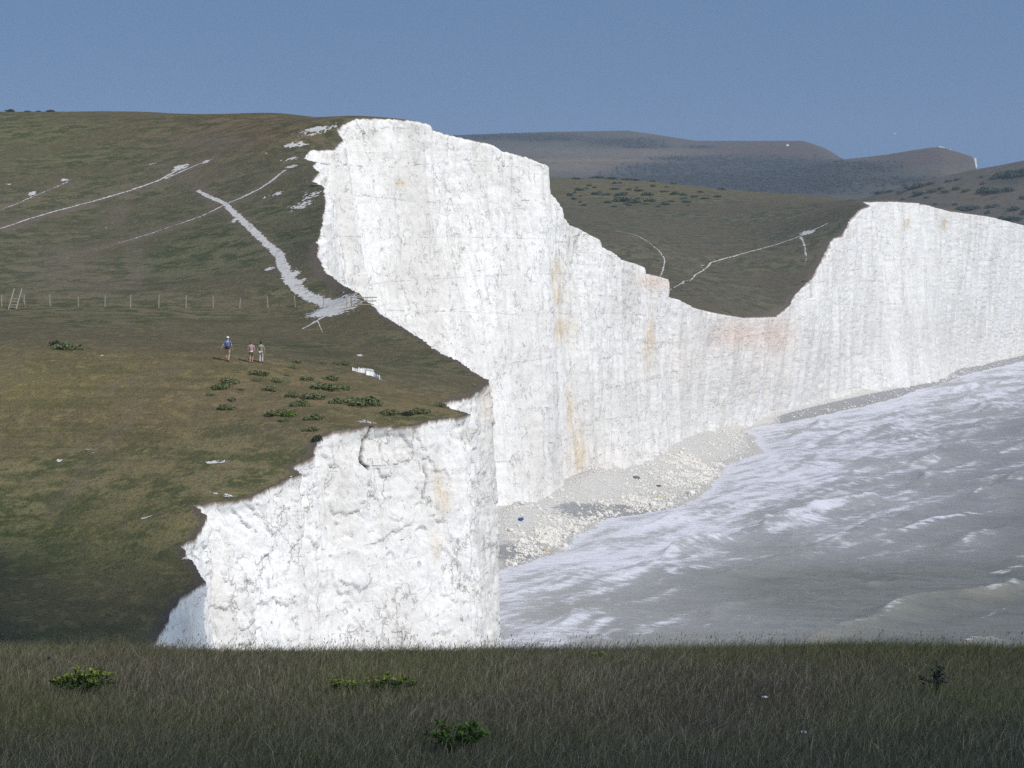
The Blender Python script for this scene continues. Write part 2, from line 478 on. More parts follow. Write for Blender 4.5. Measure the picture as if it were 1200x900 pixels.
# the lines turn with distance inland so that rows spread evenly
sp = sstep(10, 140, off)[None]
yl = np.linspace(0, 1, NS) ** 1.6 * (T[-1, 1] - T[0, 1]) + T[0, 1]
yl = .5 * yl + .5 * T[:, 1]
Y = Y * (1 - sp) + yl[:, None] * sp
ZL = land_z(X, Y)
dz = T[:, 2] - ZL[:, 0]
dz_s = smooth1(dz[:, None], 12)[:, 0]
ZL = ZL + dz_s[:, None] * np.exp(-off / 4.0)[None] + (dz - dz_s)[:, None] * np.exp(-off / .8)[None]
ZL[:, 0] = T[:, 2]
ZL -= (1 - sstep(44, 60, Y)) * 1.2
LV = np.stack([X, Y, ZL], -1)


# colour patches of the turf, plus cloud shade painted into the far slopes
lpx, lpy = proj(LV)


def blob(px, py, cx, cy, rx, ry, p=2.0):
    return np.exp(-(np.abs((px - cx) / rx) ** p + np.abs((py - cy) / ry) ** p))


tint = np.ones(LV.shape)


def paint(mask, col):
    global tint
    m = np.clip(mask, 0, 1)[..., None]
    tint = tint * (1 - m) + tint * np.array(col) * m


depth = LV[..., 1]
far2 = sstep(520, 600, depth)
nearhill = sstep(120, 132, depth) * (1 - sstep(186, 192, depth))
paint(nearhill * .9, (1.15, 1.15, .98))
paint(nearhill * blob(lpx, lpy, 330, 470, 260, 45), (1.12, 1.03, .96))
paint(nearhill * blob(lpx, lpy, 20, 450, 150, 30), (1.12, 1.14, 1.0))
paint(nearhill * blob(lpx, lpy, 60, 640, 150, 50), (.85, .95, .85))
paint((1 - far2) * sstep(188, 200, depth) * (1 - sstep(255, 275, depth)), (.92, .95, .92))
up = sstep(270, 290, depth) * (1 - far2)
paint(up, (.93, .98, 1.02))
paint(up * blob(lpx, lpy, 60, 160, 140, 60), (1.0, 1.02, .86))
paint(up * blob(lpx, lpy, 290, 150, 130, 28), (1.12, .92, .82))
paint(up * blob(lpx, lpy, 210, 290, 150, 60), (.84, .9, .84))
paint(up * blob(lpx, lpy, 360, 270, 40, 60), (.78, .82, .82))
paint(far2, (.80, .83, .95))  # cloud shade on the far valley and right slopes, painted as darker turf
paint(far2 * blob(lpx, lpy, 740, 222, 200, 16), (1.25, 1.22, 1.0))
worn = np.zeros(X.shape)
for a in [(8, 385, 22, 30), (30, 350, 40, 16), (75, 315, 45, 26), (160, 320, 12, 40), (140, 250, 16, 20), (215, 205, 40, 16), (250, 165, 60, 12), (110, 335, 60, 14)]:
    worn = np.maximum(worn, .75 * blob(lpx, lpy, *a) * up)
for (x0, y0, x1, y1, w_) in [(60, 600, 190, 440, 10), (0, 450, 30, 405, 8), (120, 460, 210, 425, 7)]:
    tt = np.clip(((lpx - x0) * (x1 - x0) + (lpy - y0) * (y1 - y0)) / ((x1 - x0) ** 2 + (y1 - y0) ** 2), 0, 1)
    dd = np.hypot(lpx - x0 - tt * (x1 - x0), lpy - y0 - tt * (y1 - y0))
    worn = np.maximum(worn, .45 * np.exp(-(dd / w_) ** 2) * nearhill)
for a in [(330, 470, 130, 26), (330, 500, 90, 30), (470, 440, 80, 14)]:
    worn = np.maximum(worn, .4 * blob(lpx, lpy, *a) * nearhill)
for pl_, w_ in [([(232, 224), (274, 250), (306, 280), (328, 300), (331, 312), (352, 341), (382, 355), (410, 361)], 9), ([(410, 362), (382, 370), (354, 386)], 7), ([(334, 200), (285, 231), (256, 244), (205, 264), (140, 285), (55, 307)], 4),
                ([(0, 268), (90, 241), (185, 212), (250, 186)], 5), ([(0, 246), (80, 213)], 4)]:
    for (x0, y0), (x1, y1) in zip(pl_[:-1], pl_[1:]):
        tt = np.clip(((lpx - x0) * (x1 - x0) + (lpy - y0) * (y1 - y0)) / ((x1 - x0) ** 2 + (y1 - y0) ** 2), 0, 1)
        dd = np.hypot(lpx - x0 - tt * (x1 - x0), lpy - y0 - tt * (y1 - y0))
        worn = np.maximum(worn, .95 * np.exp(-(dd / w_) ** 2) * up)
lipw = np.where(depth < 260, .5, np.where(depth < 520, 1.2, 1.6))
lip = np.exp(-(off[None] / (lipw * (.8 + .9 * np.clip(fbm(X * .15, Y * .15, 5.0, 3) + .5, 0, 1.5)))) ** 1.5)
lip[:, 0] = 1
lip *= np.where((depth > 300) & (depth < 400), .55, 1)
stony = blob(lpx, lpy, 290, 320, 110, 30) * up + blob(lpx, lpy, 350, 215, 40, 40) * up

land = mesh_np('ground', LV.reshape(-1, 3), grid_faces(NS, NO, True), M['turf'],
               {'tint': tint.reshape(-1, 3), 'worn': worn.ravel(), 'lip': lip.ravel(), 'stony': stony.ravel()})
tag(obj('ground', land), kind='structure')
# fine sheet of the camera's own hill
gx = np.concatenate([-np.geomspace(90, 7, 30), np.arange(-6.6, 6.61, .1), np.geomspace(7, 60, 26)])
gy = np.concatenate([np.linspace(-40, 7.5, 20), np.arange(8, 26, .12), np.linspace(26.3, 58, 28)])
GX, GY = np.meshgrid(gx, gy)
GZ = zfg(GX, GY)
FV = np.stack([GX, GY, GZ], -1)


def near_soil():
    t = NT('dry_turf_soil')
    n = t.noise(2.5, 5, rough=.7); f = t.noise(30, 4, rough=.7)
    c = t.mix(n, (.085, .075, .04), (.15, .12, .075))
    c = t.mix(t.ramp(f, .4, .7), c, (.05, .045, .028))
    t.color(c); t.bump(f, .04, .8)
    return t.m


M['soil'] = near_soil()
ff = grid_faces(len(gy), len(gx))
tag(obj('ground', mesh_np('ground', FV.reshape(-1, 3), ff, M['soil'])), kind='structure')
BV = BVHTree.FromPolygons(LV.reshape(-1, 3).tolist(), grid_faces(NS, NO).tolist())
BF = BVHTree.FromPolygons(FV.reshape(-1, 3).tolist(), ff.tolist())
CAM = Vector((0, 0, H))


def hit(px, py, trees=None):
    p = (Vector(at(px, py, 10.0)) - CAM).normalized()
    best = None
    for t_ in trees or (BV, BF):
        h = t_.ray_cast(CAM, p, 6000)
        if h[0] and (best is None or h[3] < best[1]):
            best = (h[0], h[3])
    return best[0] if best else None


def drop(x, y, tree=None):
    h = (tree or BV).ray_cast(Vector((x, y, 600)), Vector((0, 0, -1)), 2000)
    return h[0].z if h[0] else None


# ------------------------------------------------------------------ the cliff
NR = 250
tt = np.linspace(0, 1, NR) ** 1.12
Tn, Bn = T, np.concatenate([B, np.full((NS, 1), -2.0)], 1)
D = Bn[:, :2] - T[:, :2]
tang = np.gradient(smooth1(.5 * (T[:, :2] + Bn[:, :2]), 40), axis=0)
nrm = np.stack([tang[:, 1], -tang[:, 0]], 1)
nrm /= np.linalg.norm(nrm, axis=1)[:, None] + 1e-9
nrm = smooth1(nrm, 20)
prof = tt ** 1.25                         # steeper near the top, leaning out near the foot
CV = np.empty((NS, NR, 3))
CV[..., 0] = T[:, 0][:, None] + D[:, 0][:, None] * prof[None]
CV[..., 1] = T[:, 1][:, None] + D[:, 1][:, None] * prof[None]
CV[..., 2] = T[:, 2][:, None] * (1 - tt[None]) + Bn[:, 2][:, None] * tt[None]
x, y, z = CV[..., 0], CV[..., 1], CV[..., 2]
below = T[:, 2][:, None] - z
near = (1 - sstep(215, 240, y))
fade = sstep(0, np.where(y < 240, .9, .4), below)
d1 = fbm(x / 17, y / 17, z / 55, 3) * 2.2
flute = fbm(x / 2.6, y / 2.6, z / 16, 4, .6)
ridged = 1 - np.abs(fbm(x / 4.5 + 7, y / 4.5, z / 22, 3)) * 2.2
blocks = fbm(x / 1.5, y / 1.5, z / 1.3, 3)
blockq = np.floor(blocks * 5) / 5
ledge = fbm(x / 14, y / 14, z / .9 + .25 * fbm(x / 6, y / 6, 0, 2), 2)
rough_f = fbm(x / .55, y / .55, z / .5, 3, .6)
chunks = fbm(x / 3.2 + 31, y / 3.2, z / 2.4, 3)
big = fbm(x / 5.5 + 3, y / 5.5, z / 5.0, 3, .55)
big = big + .10 * fbm(x / .8, y / .8, z / .7, 3, .6)
stepn = np.floor(big * 4) / 4
bigf = fbm(x / 6 + 11, y / 6, z / 24, 4, .6) + .08 * fbm(x / 1.2, y / 1.2, z / 1.5, 2)
stepf = np.floor(bigf * 4) / 4
butt = 1 - 2.4 * np.abs(fbm(x / 11 + 2, y / 11, z / 90, 2))
dist_far = sstep(430, 520, y)
fl2 = fbm(x / 5 + 4, y / 5, z / 40, 3, .6)
disp = (1 - near) * (d1 * .9 + flute * .62 + ridged * .25 + blockq * .16 + ledge * .05 + chunks * .22 + rough_f * .04 + stepf * .6 + butt * .9 + dist_far * fl2 * 1.0) \
    + near * (.45 * d1 + chunks * .26 + blockq * .20 + ledge * .05 + rough_f * .07 + .22 * flute + stepn * .7)
disp = (disp - (.9 * (1 - near) + .45 * near) * d1) * fade + (.9 * (1 - near) + .45 * near) * d1 * sstep(0, 9, below)


def notch(px, py, pts, w, dep):
    """a fissure along a polyline of the face"""
    out = np.zeros_like(px)
    for (x0, y0), (x1, y1) in zip(pts[:-1], pts[1:]):
        t_ = np.clip(((px - x0) * (x1 - x0) + (py - y0) * (y1 - y0)) / ((x1 - x0) ** 2 + (y1 - y0) ** 2 + 1e-6), 0, 1)
        dd_ = np.hypot(px - x0 - t_ * (x1 - x0), py - y0 - t_ * (y1 - y0))
        out = np.maximum(out, np.exp(-(dd_ / w) ** 4))
    return out * dep


cpx, cpy = proj(CV)
far_mask = (y > 240)
nm = (~far_mask)
crk = np.zeros_like(disp)
crk = np.maximum(crk, notch(cpx, cpy, [(435, 500), (433, 512), (427, 525), (424, 540), (429, 549)], 1.5, .35) * nm)
crk = np.maximum(crk, notch(cpx, cpy, [(449, 520), (448, 540), (455, 545)], .8, .12) * nm)
crk = np.maximum(crk, notch(cpx, cpy, [(499, 540), (498, 560), (494, 585)], .9, .2) * nm)
crk = np.maximum(crk, notch(cpx, cpy, [(422, 157), (421.5, 165)], 1.4, 1.6) * far_mask)
crk = np.maximum(crk, notch(cpx, cpy, [(376, 210), (375, 217)], 1.4, 1.4) * far_mask)
crk = np.maximum(crk, notch(cpx, cpy, [(947, 330), (946, 348)], 1.5, 1.8) * far_mask)
crk = np.maximum(crk, notch(cpx, cpy, [(672, 276), (669, 300), (667, 312)], 1.2, 1.0) * far_mask)
crk = np.maximum(crk, notch(cpx, cpy, [(1022, 318), (1021, 330)], 1.0, .3) * far_mask)
disp = disp - crk
CV[..., 0] += nrm[:, 0][:, None] * disp
CV[..., 1] += nrm[:, 1][:, None] * disp
CV[..., 2] += (rough_f * .06 + blocks * .05) * fade
# stains; grey also carries painted shade on two near-cliff facets
tan = np.zeros_like(disp); pink = np.zeros_like(disp); grey = np.zeros_like(disp)
for a in [(650, 318, 8, 17), (653, 348, 8, 14), (657, 386, 11, 15), (676, 525, 6, 28), (668, 480, 4, 25), (467, 214, 7, 4), (755, 400, 4, 30), (1060, 262, 4, 6), (1105, 262, 3, 8)]:
    tan = np.maximum(tan, blob(cpx, cpy, *a) * far_mask)
tan = np.maximum(tan, .8 * blob(cpx, cpy, 517, 577, 8, 22) * nm)
tan = np.maximum(tan, .5 * blob(cpx, cpy, 510, 640, 6, 20) * nm)
for a in [(862, 392, 38, 20), (905, 392, 24, 24), (890, 430, 40, 30), (762, 330, 22, 10), (690, 545, 50, 26), (800, 420, 40, 30)]:
    pink = np.maximum(pink, blob(cpx, cpy, *a) * far_mask * (1.0 if a[1] < 400 else .25))
pink = np.maximum(pink, .7 * blob(cpx, cpy, 580, 470, 12, 26) * nm)
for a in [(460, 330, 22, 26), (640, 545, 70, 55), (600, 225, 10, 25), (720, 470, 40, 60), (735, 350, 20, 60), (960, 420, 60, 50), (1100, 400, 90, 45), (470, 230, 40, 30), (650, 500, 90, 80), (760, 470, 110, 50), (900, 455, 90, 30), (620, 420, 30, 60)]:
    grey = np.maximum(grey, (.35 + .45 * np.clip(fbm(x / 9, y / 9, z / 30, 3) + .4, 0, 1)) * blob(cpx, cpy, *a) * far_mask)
dia = np.abs(cpx - 548 + (cpy - 508) * .35) / 7 + np.abs(cpy - 508) / 9  # diamond facet in shade, its shade painted as sharp-edged grey
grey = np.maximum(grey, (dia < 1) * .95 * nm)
grey = np.maximum(grey, .45 * sstep(556, 563, cpx) * nm * (y > 165))  # shaded side facet right of the corner, darkened by painted grey
for a in [(625, 522, 5, 8), (606, 548, 5, 6), (700, 500, 5, 30)]:
    grey = np.maximum(grey, .8 * blob(cpx, cpy, *a, 4) * far_mask)
topd = np.exp(-below / np.where(y < 240, .55, np.where(y < 420, .28, .6)))
nl = near
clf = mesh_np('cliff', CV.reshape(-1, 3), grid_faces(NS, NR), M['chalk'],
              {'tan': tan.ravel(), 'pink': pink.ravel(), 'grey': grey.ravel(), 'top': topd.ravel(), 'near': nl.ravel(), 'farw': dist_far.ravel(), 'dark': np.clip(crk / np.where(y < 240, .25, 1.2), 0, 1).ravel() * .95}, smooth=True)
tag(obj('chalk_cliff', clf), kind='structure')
#@@PART2
# ------------------------------------------------------------------ waterline, beach
WPX = [(580, 668), (636, 652), (673, 625), (707, 608), (787, 594), (815, 582), (850, 543), (888, 530), (880, 512), (867, 503), (933, 492), (1000, 478), (1050, 465), (1090, 450), (1133, 438), (1200, 422), (1300, 410), (1450, 390)]
wk = np.array([(py - 289) / H for px, py in WPX]); wx = np.array([(px - 600) for px, py in WPX]) / wk; wy = F / wk
wx = np.concatenate([[60, -8, 2.5, 2.0, -4, -6], wx]); wy = np.concatenate([[0, 140, 170, 205, 225, 285], wy])


def x_water(y): return np.interp(y, wy, wx)


by = np.concatenate([np.arange(212, 480, .45), np.arange(480, 1290, 1.2)])
order = np.argsort(B[:, 1])
xb = np.interp(by, B[order, 1], B[order, 0])
xb = smooth1(xb[:, None], 6)[:, 0]
xw = np.maximum(x_water(by), xb + 2.5) + 1.6 * fbm(by * .12, 0, 3.3, 3) + 1.0 * fbm(by * .5, 0, 1.3, 3)
uu = np.concatenate([np.linspace(-.9, -.05, 6), np.linspace(0, 1.1, 60), np.linspace(1.2, 2.4, 8)])
wid = (xw - xb)[:, None]
BX = xb[:, None] + np.where(uu[None] < 0, uu[None] * 6, uu[None] * wid)
BY = np.repeat(by[:, None], len(uu), 1)
hb = np.clip(.14 * wid + .9, 1.0, 3.2)
q_ = 1 - np.clip(uu[None], -.6, 3)
BZ = hb * np.where(q_ > 0, np.abs(q_) ** 1.5, .8 * q_) + .03
BZ = np.maximum(BZ, -2.4)
bpx, bpy_ = proj(np.stack([BX, BY, BZ], -1))
fans = .4 * 3.6 * blob(bpx, bpy_, 655, 590, 24, 16) + .32 * 4.0 * blob(bpx, bpy_, 810, 525, 55, 18) + 2.5 * blob(bpx, bpy_, 700, 570, 30, 12) + 2.6 * blob(bpx, bpy_, 1108, 430, 22, 6) + 1.5 * blob(bpx, bpy_, 610, 605, 20, 14)
BZ = BZ + fans * np.clip(1.1 - uu[None], 0, 1)
BZ = BZ + (.22 + .25 * np.clip(fans, 0, 2)) * fbm(BX * .5, BY * .5, 1.0, 4) + .16 * fbm(BX * 1.6, BY * 1.6, 7.0, 3)
pale = np.clip(.95 * blob(bpx, bpy_, 655, 592, 60, 14) + .9 * blob(bpx, bpy_, 820, 530, 75, 30) + .8 * blob(bpx, bpy_, 640, 632, 40, 14) + .62 + .7 * blob(bpx, bpy_, 740, 580, 50, 12) + .5 * blob(bpx, bpy_, 840, 515, 60, 20) + .45 * (1 - sstep(.1, .5, uu))[None] - 1.35 * blob(bpx, bpy_, 685, 597, 70, 9) - .7 * blob(bpx, bpy_, 605, 645, 22, 10) - .5 * sstep(895, 930, bpx) * sstep(.15, .4, uu)[None], 0, 1)


def beach_material():
    t = NT('shingle')
    p = t.attr('pale')
    n = t.noise(.5, 5, rough=.7); f = t.noise(4, 5, rough=.8)
    v = t.voro(3.0)
    grey = t.mix(f, (.25, .25, .255), (.46, .46, .465))
    cream = t.mix(f, (.56, .54, .50), (.78, .76, .72))
    m = t.ramp(t.math('ADD', p, t.math('MULTIPLY', t.math('SUBTRACT', t.noise(.8, 6, rough=.8), .5), 1.5)), .4, .62)
    c = t.mix(m, grey, cream)
    c = t.mix(t.ramp(v, .0, .3, .3, 0), c, (.36, .35, .33))
    wet = t.attr('wet')
    c = t.mix(t.math('MULTIPLY', wet, .35), c, (.42, .41, .38))
    t.color(c); t.bump(t.math('ADD', t.math('MULTIPLY', f, 1.4), v), .28, .9)
    return t.m


M['beach'] = beach_material()
BVt = np.stack([BX, BY, BZ], -1)
wet = np.repeat(sstep(.72, 1.0, uu)[None], len(by), 0)
fb = grid_faces(len(by), len(uu))
tag(obj('beach', mesh_np('beach', BVt.reshape(-1, 3), fb, M['beach'], {'pale': pale.ravel(), 'wet': wet.ravel()}, smooth=True)), kind='structure')
BB = BVHTree.FromPolygons(BVt.reshape(-1, 3).tolist(), fb.tolist())

# ------------------------------------------------------------------ sea
sx = np.concatenate([-np.geomspace(60, 13, 8), np.arange(-12, 40, .26), np.arange(40, 130, .42), np.arange(130, 260, .8), np.geomspace(262, 2800, 40)])
sy = np.concatenate([np.linspace(-240, 235, 14), np.arange(238, 420, .36), np.arange(420, 640, .62), np.arange(640, 1000, 1.3), np.geomspace(1003, 4300, 40)])
SX, SY = np.meshgrid(sx, sy)
dsh = (SX - x_water(SY)) * .92
# swell: crests roughly parallel to the shore
cd = np.array([.44, .90]); cn = np.array([-.90, .44])
a_ = SX * cd[0] + SY * cd[1]; b_ = SX * cn[0] + SY * cn[1]
b_ = b_ + 5 * fbm(a_ / 60, b_ / 80, 1.0, 2)
lam = 15.0
ph = b_ / lam + .6 * fbm(a_ / 35, b_ / 30, 2.0, 2)
fr = ph - np.floor(ph)
crest = np.where(fr < .72, fr / .72, (1 - fr) / .28)          # steep on the shore side
crest = crest ** 2.2
amp = np.clip(fbm(a_ / 26, b_ / 15, 5.0, 2) * 1.7 + .35, 0.02, 1.1)
shal = np.clip(dsh / 12, .08, 1)
fadeout = np.clip(1 - (SX - 250) / 600, 0, 1) * np.clip(1 - (SY - 1000) / 800, 0, 1)
chop = fbm(SX / 5.5, SY / 3.2, 1.0, 4)
ZS = fadeout * (shal * (1.8 * crest * amp + .34 * chop) + .07 * fbm(SX / .9, SY / .9, 3.0, 2)) - .15
zone = 62 + 22 * fbm(SX / 40, SY / 60, 4.0, 2) - 38 * (1 - sstep(290, 360, SY)) + 20 * sstep(450, 600, SY)
foamN = fbm(a_ / 7.5, b_ / 2.2, 3.0, 5, .62)
foamL = fbm(a_ / 40, b_ / 16, 6.0, 3)
inner = 1 - sstep(0, 1, dsh / (zone * 1.25))
bars = fbm(a_ / 45, b_ / 4.2, 16.0, 3)
foam = np.clip(inner * .95 - .28 + foamN * .75 + foamL * .55 + bars * .8, 0, .85) * sstep(.0, .35, inner)
caps = sstep(.70, .97, crest) * sstep(.30, .6, amp) * np.clip(fbm(a_ / 12, b_ / 9, 9.0, 3) * 2.2 + .75, 0, 1)
trail = sstep(.1, .6, fr) * 0
foam = np.maximum(foam, .75 * caps * fadeout * np.clip(.5 + 1.4 * foamN, .2, 1.2))
foam = np.maximum(foam, .95 * (1 - sstep(0, 7 + 6 * foamN, dsh)))
streak = np.clip((fbm(a_ / 16, b_ / 1.6, 13.0, 4, .6) - .22) * 2.2, 0, .8) * (1 - sstep(60, 150, dsh))
foam = np.maximum(foam, streak * (.35 + .65 * np.clip(foamL * 2 + .4, 0, 1)) * fadeout)
# the larger breakers, each a ridge of water with a broken white crest
BREAK = [([(860, 627), (880, 621), (900, 617), (922, 614)], .9, .9), ([(1042, 629), (1068, 621), (1095, 612), (1128, 606), (1165, 602)], 1.3, 1.1),
         ([(850, 612), (887, 603), (933, 590), (987, 573), (1033, 563), (1070, 555), (1093, 549)], 1.1, .6), ([(790, 602), (830, 590), (867, 577), (910, 560), (960, 550), (1000, 543), (1045, 537)], .8, .6),
         ([(1020, 529), (1040, 523), (1060, 517), (1093, 513), (1120, 514)], 1.0, .8), ([(1095, 503), (1130, 497), (1150, 499)], .9, .8), ([(1165, 535), (1183, 530), (1215, 524)], 1.2, 1.0), ([(1110, 488), (1133, 485), (1183, 480), (1215, 482)], .8, .5),
         ([(930, 520), (943, 517), (987, 503), (1033, 497), (1083, 488)], .7, .5), ([(772, 680), (795, 673), (820, 668), (842, 665)], .9, 1.0), ([(828, 632), (850, 630), (870, 628)], .8, .8), ([(1165, 675), (1185, 671), (1220, 672)], .9, .9),
         ([(1130, 566), (1153, 563), (1180, 559), (1220, 556)], 1.1, .7), ([(690, 690), (720, 682), (745, 684)], .7, .5), ([(900, 655), (930, 652), (955, 655)], .6, .3), ([(990, 690), (1030, 684), (1060, 688)], .6, .35), ([(640, 720), (670, 708), (700, 706)], .7, .5)]
fn = fbm(SX / 2.6, SY / 2.6, 21.0, 4, .6)
for pl, hgt, fst in BREAK:
    pw = [np.array([(px - 600) / ((py - 289) / H), F / ((py - 289) / H)]) for px, py in pl]
    nseg = len(pw) - 1
    bx0, bx1 = min(p[0] for p in pw) - 9, max(p[0] for p in pw) + 9; by0, by1 = min(p[1] for p in pw) - 9, max(p[1] for p in pw) + 9
    iy = np.where((sy > by0) & (sy < by1))[0]; ix = np.where((sx > bx0) & (sx < bx1))[0]
    sl = np.ix_(iy, ix); QX, QY = SX[sl], SY[sl]
    best = np.full(QX.shape, 99.0); sgn = np.zeros(QX.shape); along = np.zeros(QX.shape)
    for i in range(nseg):
        a0, b0 = pw[i], pw[i + 1]; dv = b0 - a0; L2 = dv @ dv
        t_ = np.clip(((QX - a0[0]) * dv[0] + (QY - a0[1]) * dv[1]) / L2, 0, 1)
        ex, ey = QX - a0[0] - t_ * dv[0], QY - a0[1] - t_ * dv[1]
        d_ = np.hypot(ex, ey); m_ = d_ < best
        best[m_] = d_[m_]; sgn[m_] = np.sign(-ex * dv[1] + ey * dv[0])[m_]; along[m_] = ((i + t_) / nseg)[m_]
    env = np.clip(np.sin(np.pi * along), 0, 1) ** .8
    w_ = np.where(sgn > 0, 1.1, 3.0) * (1 + .3 * fn[sl])
    ridge = np.exp(-(best / w_) ** 2) * env
    ZS[sl] += .55 * hgt * ridge
    fm = np.exp(-((best + .35 * sgn) / (.95 + .8 * np.clip(fn[sl] + .4, 0, 1))) ** 2) * env * np.clip(.55 + 1.5 * fn[sl] + .35 * fbm(QX / 8, QY / 8, 3.0, 2), 0, 1)
    spill = np.where(sgn > 0, np.exp(-best / 3.5), 0) * env * np.clip(.25 + 1.6 * fn[sl], 0, 1) * .8
    foam[sl] = np.maximum(foam[sl], fst * np.clip(fm * 1.25 + spill, 0, 1.1))
    crest_add = np.where(sgn <= 0, np.exp(-((best - 1.2) / 2.0) ** 2), 0) * env
    crest[sl] = np.maximum(crest[sl] * .5, crest_add); amp[sl] = np.maximum(amp[sl] * .5, crest_add)
silt = np.clip(1 - dsh / 150, 0, 1)
milk = np.clip((1 - sstep(0, 1, dsh / (zone * 1.35))) * (.85 + .5 * foamL + .35 * bars), 0, 1)
crestn = np.clip((crest - .5) / .5, 0, 1) * np.clip(amp, 0, 1) * np.clip(.6 + fn, 0, 1)


def sea_material():
    t = NT('sea_water')
    fo = t.attr('foam')
    v = t.scale(t.pos, 1, 1, 1)
    n1 = t.n.new('ShaderNodeMapping'); t.l.new(t.pos, n1.inputs[0])
    n1.inputs['Rotation'].default_value = (0, 0, math.radians(-64)); n1.inputs['Scale'].default_value = (.35, 1.1, 1)
    f = t.noise(1.1, 6, n1.outputs[0], rough=.78)
    f2 = t.noise(.25, 5, n1.outputs[0], rough=.7)
    water = t.mix(t.attr('silt'), (.128, .131, .113), (.235, .229, .195))
    water = t.mix(t.ramp(f2, .35, .7, 0, .5), water, (.10, .11, .10))
    water = t.mix(t.math('MULTIPLY', t.attr('crest'), .85), water, (.34, .325, .255))
    water = t.mix(t.attr('milk'), water, t.mix(f, (.34, .34, .345), (.50, .50, .52)))
    m = t.ramp(t.math('ADD', fo, t.math('MULTIPLY', t.math('SUBTRACT', f, .5), 1.9)), .26, .84)
    foamc = t.mix(f, (.52, .53, .59), (.80, .805, .87))
    t.color(t.mix(t.math('MULTIPLY', m, .9), water, foamc))
    t.rough(t.ramp(m, 0, 1, .32, .9, False))
    t.b.inputs['Specular IOR Level'].default_value = .35
    t.b.inputs['IOR'].default_value = 1.33
    t.bump(t.math('ADD', f, t.math('MULTIPLY', t.noise(2.4, 4, rough=.7), .6)), .35, .8)
    return t.m


M['sea'] = sea_material()
SV = np.stack([SX, SY, ZS], -1)
tag(obj('sea', mesh_np('sea', SV.reshape(-1, 3), grid_faces(len(sy), len(sx)), M['sea'],
                       {'foam': foam.ravel(), 'silt': silt.ravel(), 'crest': crestn.ravel(), 'milk': milk.ravel()})), kind='structure')


# ------------------------------------------------------------------ far hills
def hill_material(name):
    t = NT(name)
    cov = t.attr('cover', True)
    n = t.noise(.012, 6, rough=.65); f = t.noise(.12, 5, rough=.75)
    c = t.mix(n, (.085, .077, .06), (.122, .108, .082))
    c = t.mix(1.0, c, cov, 'MULTIPLY')
    c = t.mix(t.ramp(f, .5, .68, 0, .7), c, (.055, .060, .035))
    t.color(c); t.bump(f, 2.5, .7)
    return t.m


M['hill'] = hill_material('hill_turf')
HILLS = []


def hill(name, sil, k, front, z0, paintings, back=300, rowsn=90, power=1.3, nz=1.0, kslope=0.0, fan=0.0):
    """a ridge whose skyline follows sil; falls to z0 over front metres towards the camera"""
    pts = np.array([at(px, py, k + kslope * (px - 600)) for px, py in sil])
    x = np.linspace(pts[0, 0], pts[-1, 0], 420)
    zr = np.interp(x, pts[:, 0], pts[:, 2]); yr = np.interp(x, pts[:, 0], pts[:, 1])
    zr = smooth1(zr[:, None], 1)[:, 0]
    v = np.concatenate([np.linspace(-1, 0, rowsn), np.linspace(0, 1, 20)[1:]])
    X_ = np.repeat(x[None], len(v), 0)
    Y_ = yr[None] + np.where(v[:, None] < 0, v[:, None] * front, v[:, None] * back)
    X_ = X_ * np.where(v[:, None] < 0, (Y_ / yr[None]) ** fan, 1)      # the coast closes in towards the camera
    fall = np.where(v < 0, (1 - np.abs(v) ** power), 1 - .5 * v ** 1.5)[:, None]
    Z_ = z0 + (zr[None] - z0) * fall
    Z_ = Z_ + nz * np.minimum(1, np.abs(v))[:, None] * fbm(X_ / 120, Y_ / 120, k, 4) * (18 / max(k, 1)) * .5
    Z_ = np.maximum(Z_, -1.5)
    V = np.stack([X_, Y_, Z_], -1)
    px, py = proj(V)
    cov = np.ones(V.shape)
    for cx, cy, rx, ry, col, st in paintings + ([(a, b, c * .95, d * 1.0, (.40, .50, .58), .9) for a, b, c, d in WOODS] if k < 2 else []):
        m = (st * np.clip(blob(px, py, cx, cy, rx, ry, 3) * (1 + .8 * fbm(px / 14, py / 4, 2.0, 3)), 0, 1))[..., None]
        cov = cov * (1 - m) + np.array(col) * m
    fc = grid_faces(len(v), len(x))
    tag(obj(name, mesh_np(name, V.reshape(-1, 3), fc, M['hill'], {'cover': cov.reshape(-1, 3)})), kind='structure')
    tr = BVHTree.FromPolygons(V.reshape(-1, 3).tolist(), fc.tolist())
    HILLS.append(tr)
    return tr


WOODS = [(735, 167, 45, 5), (590, 160, 80, 4), (640, 163, 40, 3), (800, 186, 40, 3), (870, 190, 90, 8), (780, 197, 60, 6), (940, 195, 50, 8), (870, 206, 120, 14), (760, 209, 60, 8), (960, 214, 80, 14), (1010, 196, 50, 7), (900, 221, 70, 8), (1060, 212, 40, 5), (820, 172, 20, 2), (760, 172, 30, 2)]
TAN, DARK, BROWN = (1.55, 1.4, 1.3), (.42, .5, .58), (.95, .74, .72)
H1 = hill('hills', [(300, 165), (480, 160), (545, 158), (600, 156), (640, 154.5), (735, 153), (770, 158), (815, 165), (870, 165), (940, 165), (960, 172), (975, 182), (987, 187), (1010, 215), (1040, 240)],
          1.05, 900, 5, [(740, 182, 110, 9, TAN, .8), (690, 196, 70, 7, (1.9, 1.6, 1.25), .7), (600, 178, 70, 6, (1.3, 1.3, 1.2), .6), (600, 160, 90, 4, DARK, .8), (720, 166, 40, 4, DARK, .5), (900, 176, 80, 9, BROWN, .8),
                         (690, 188, 120, 1.6, (2.0, 1.7, 1.35), .7)])
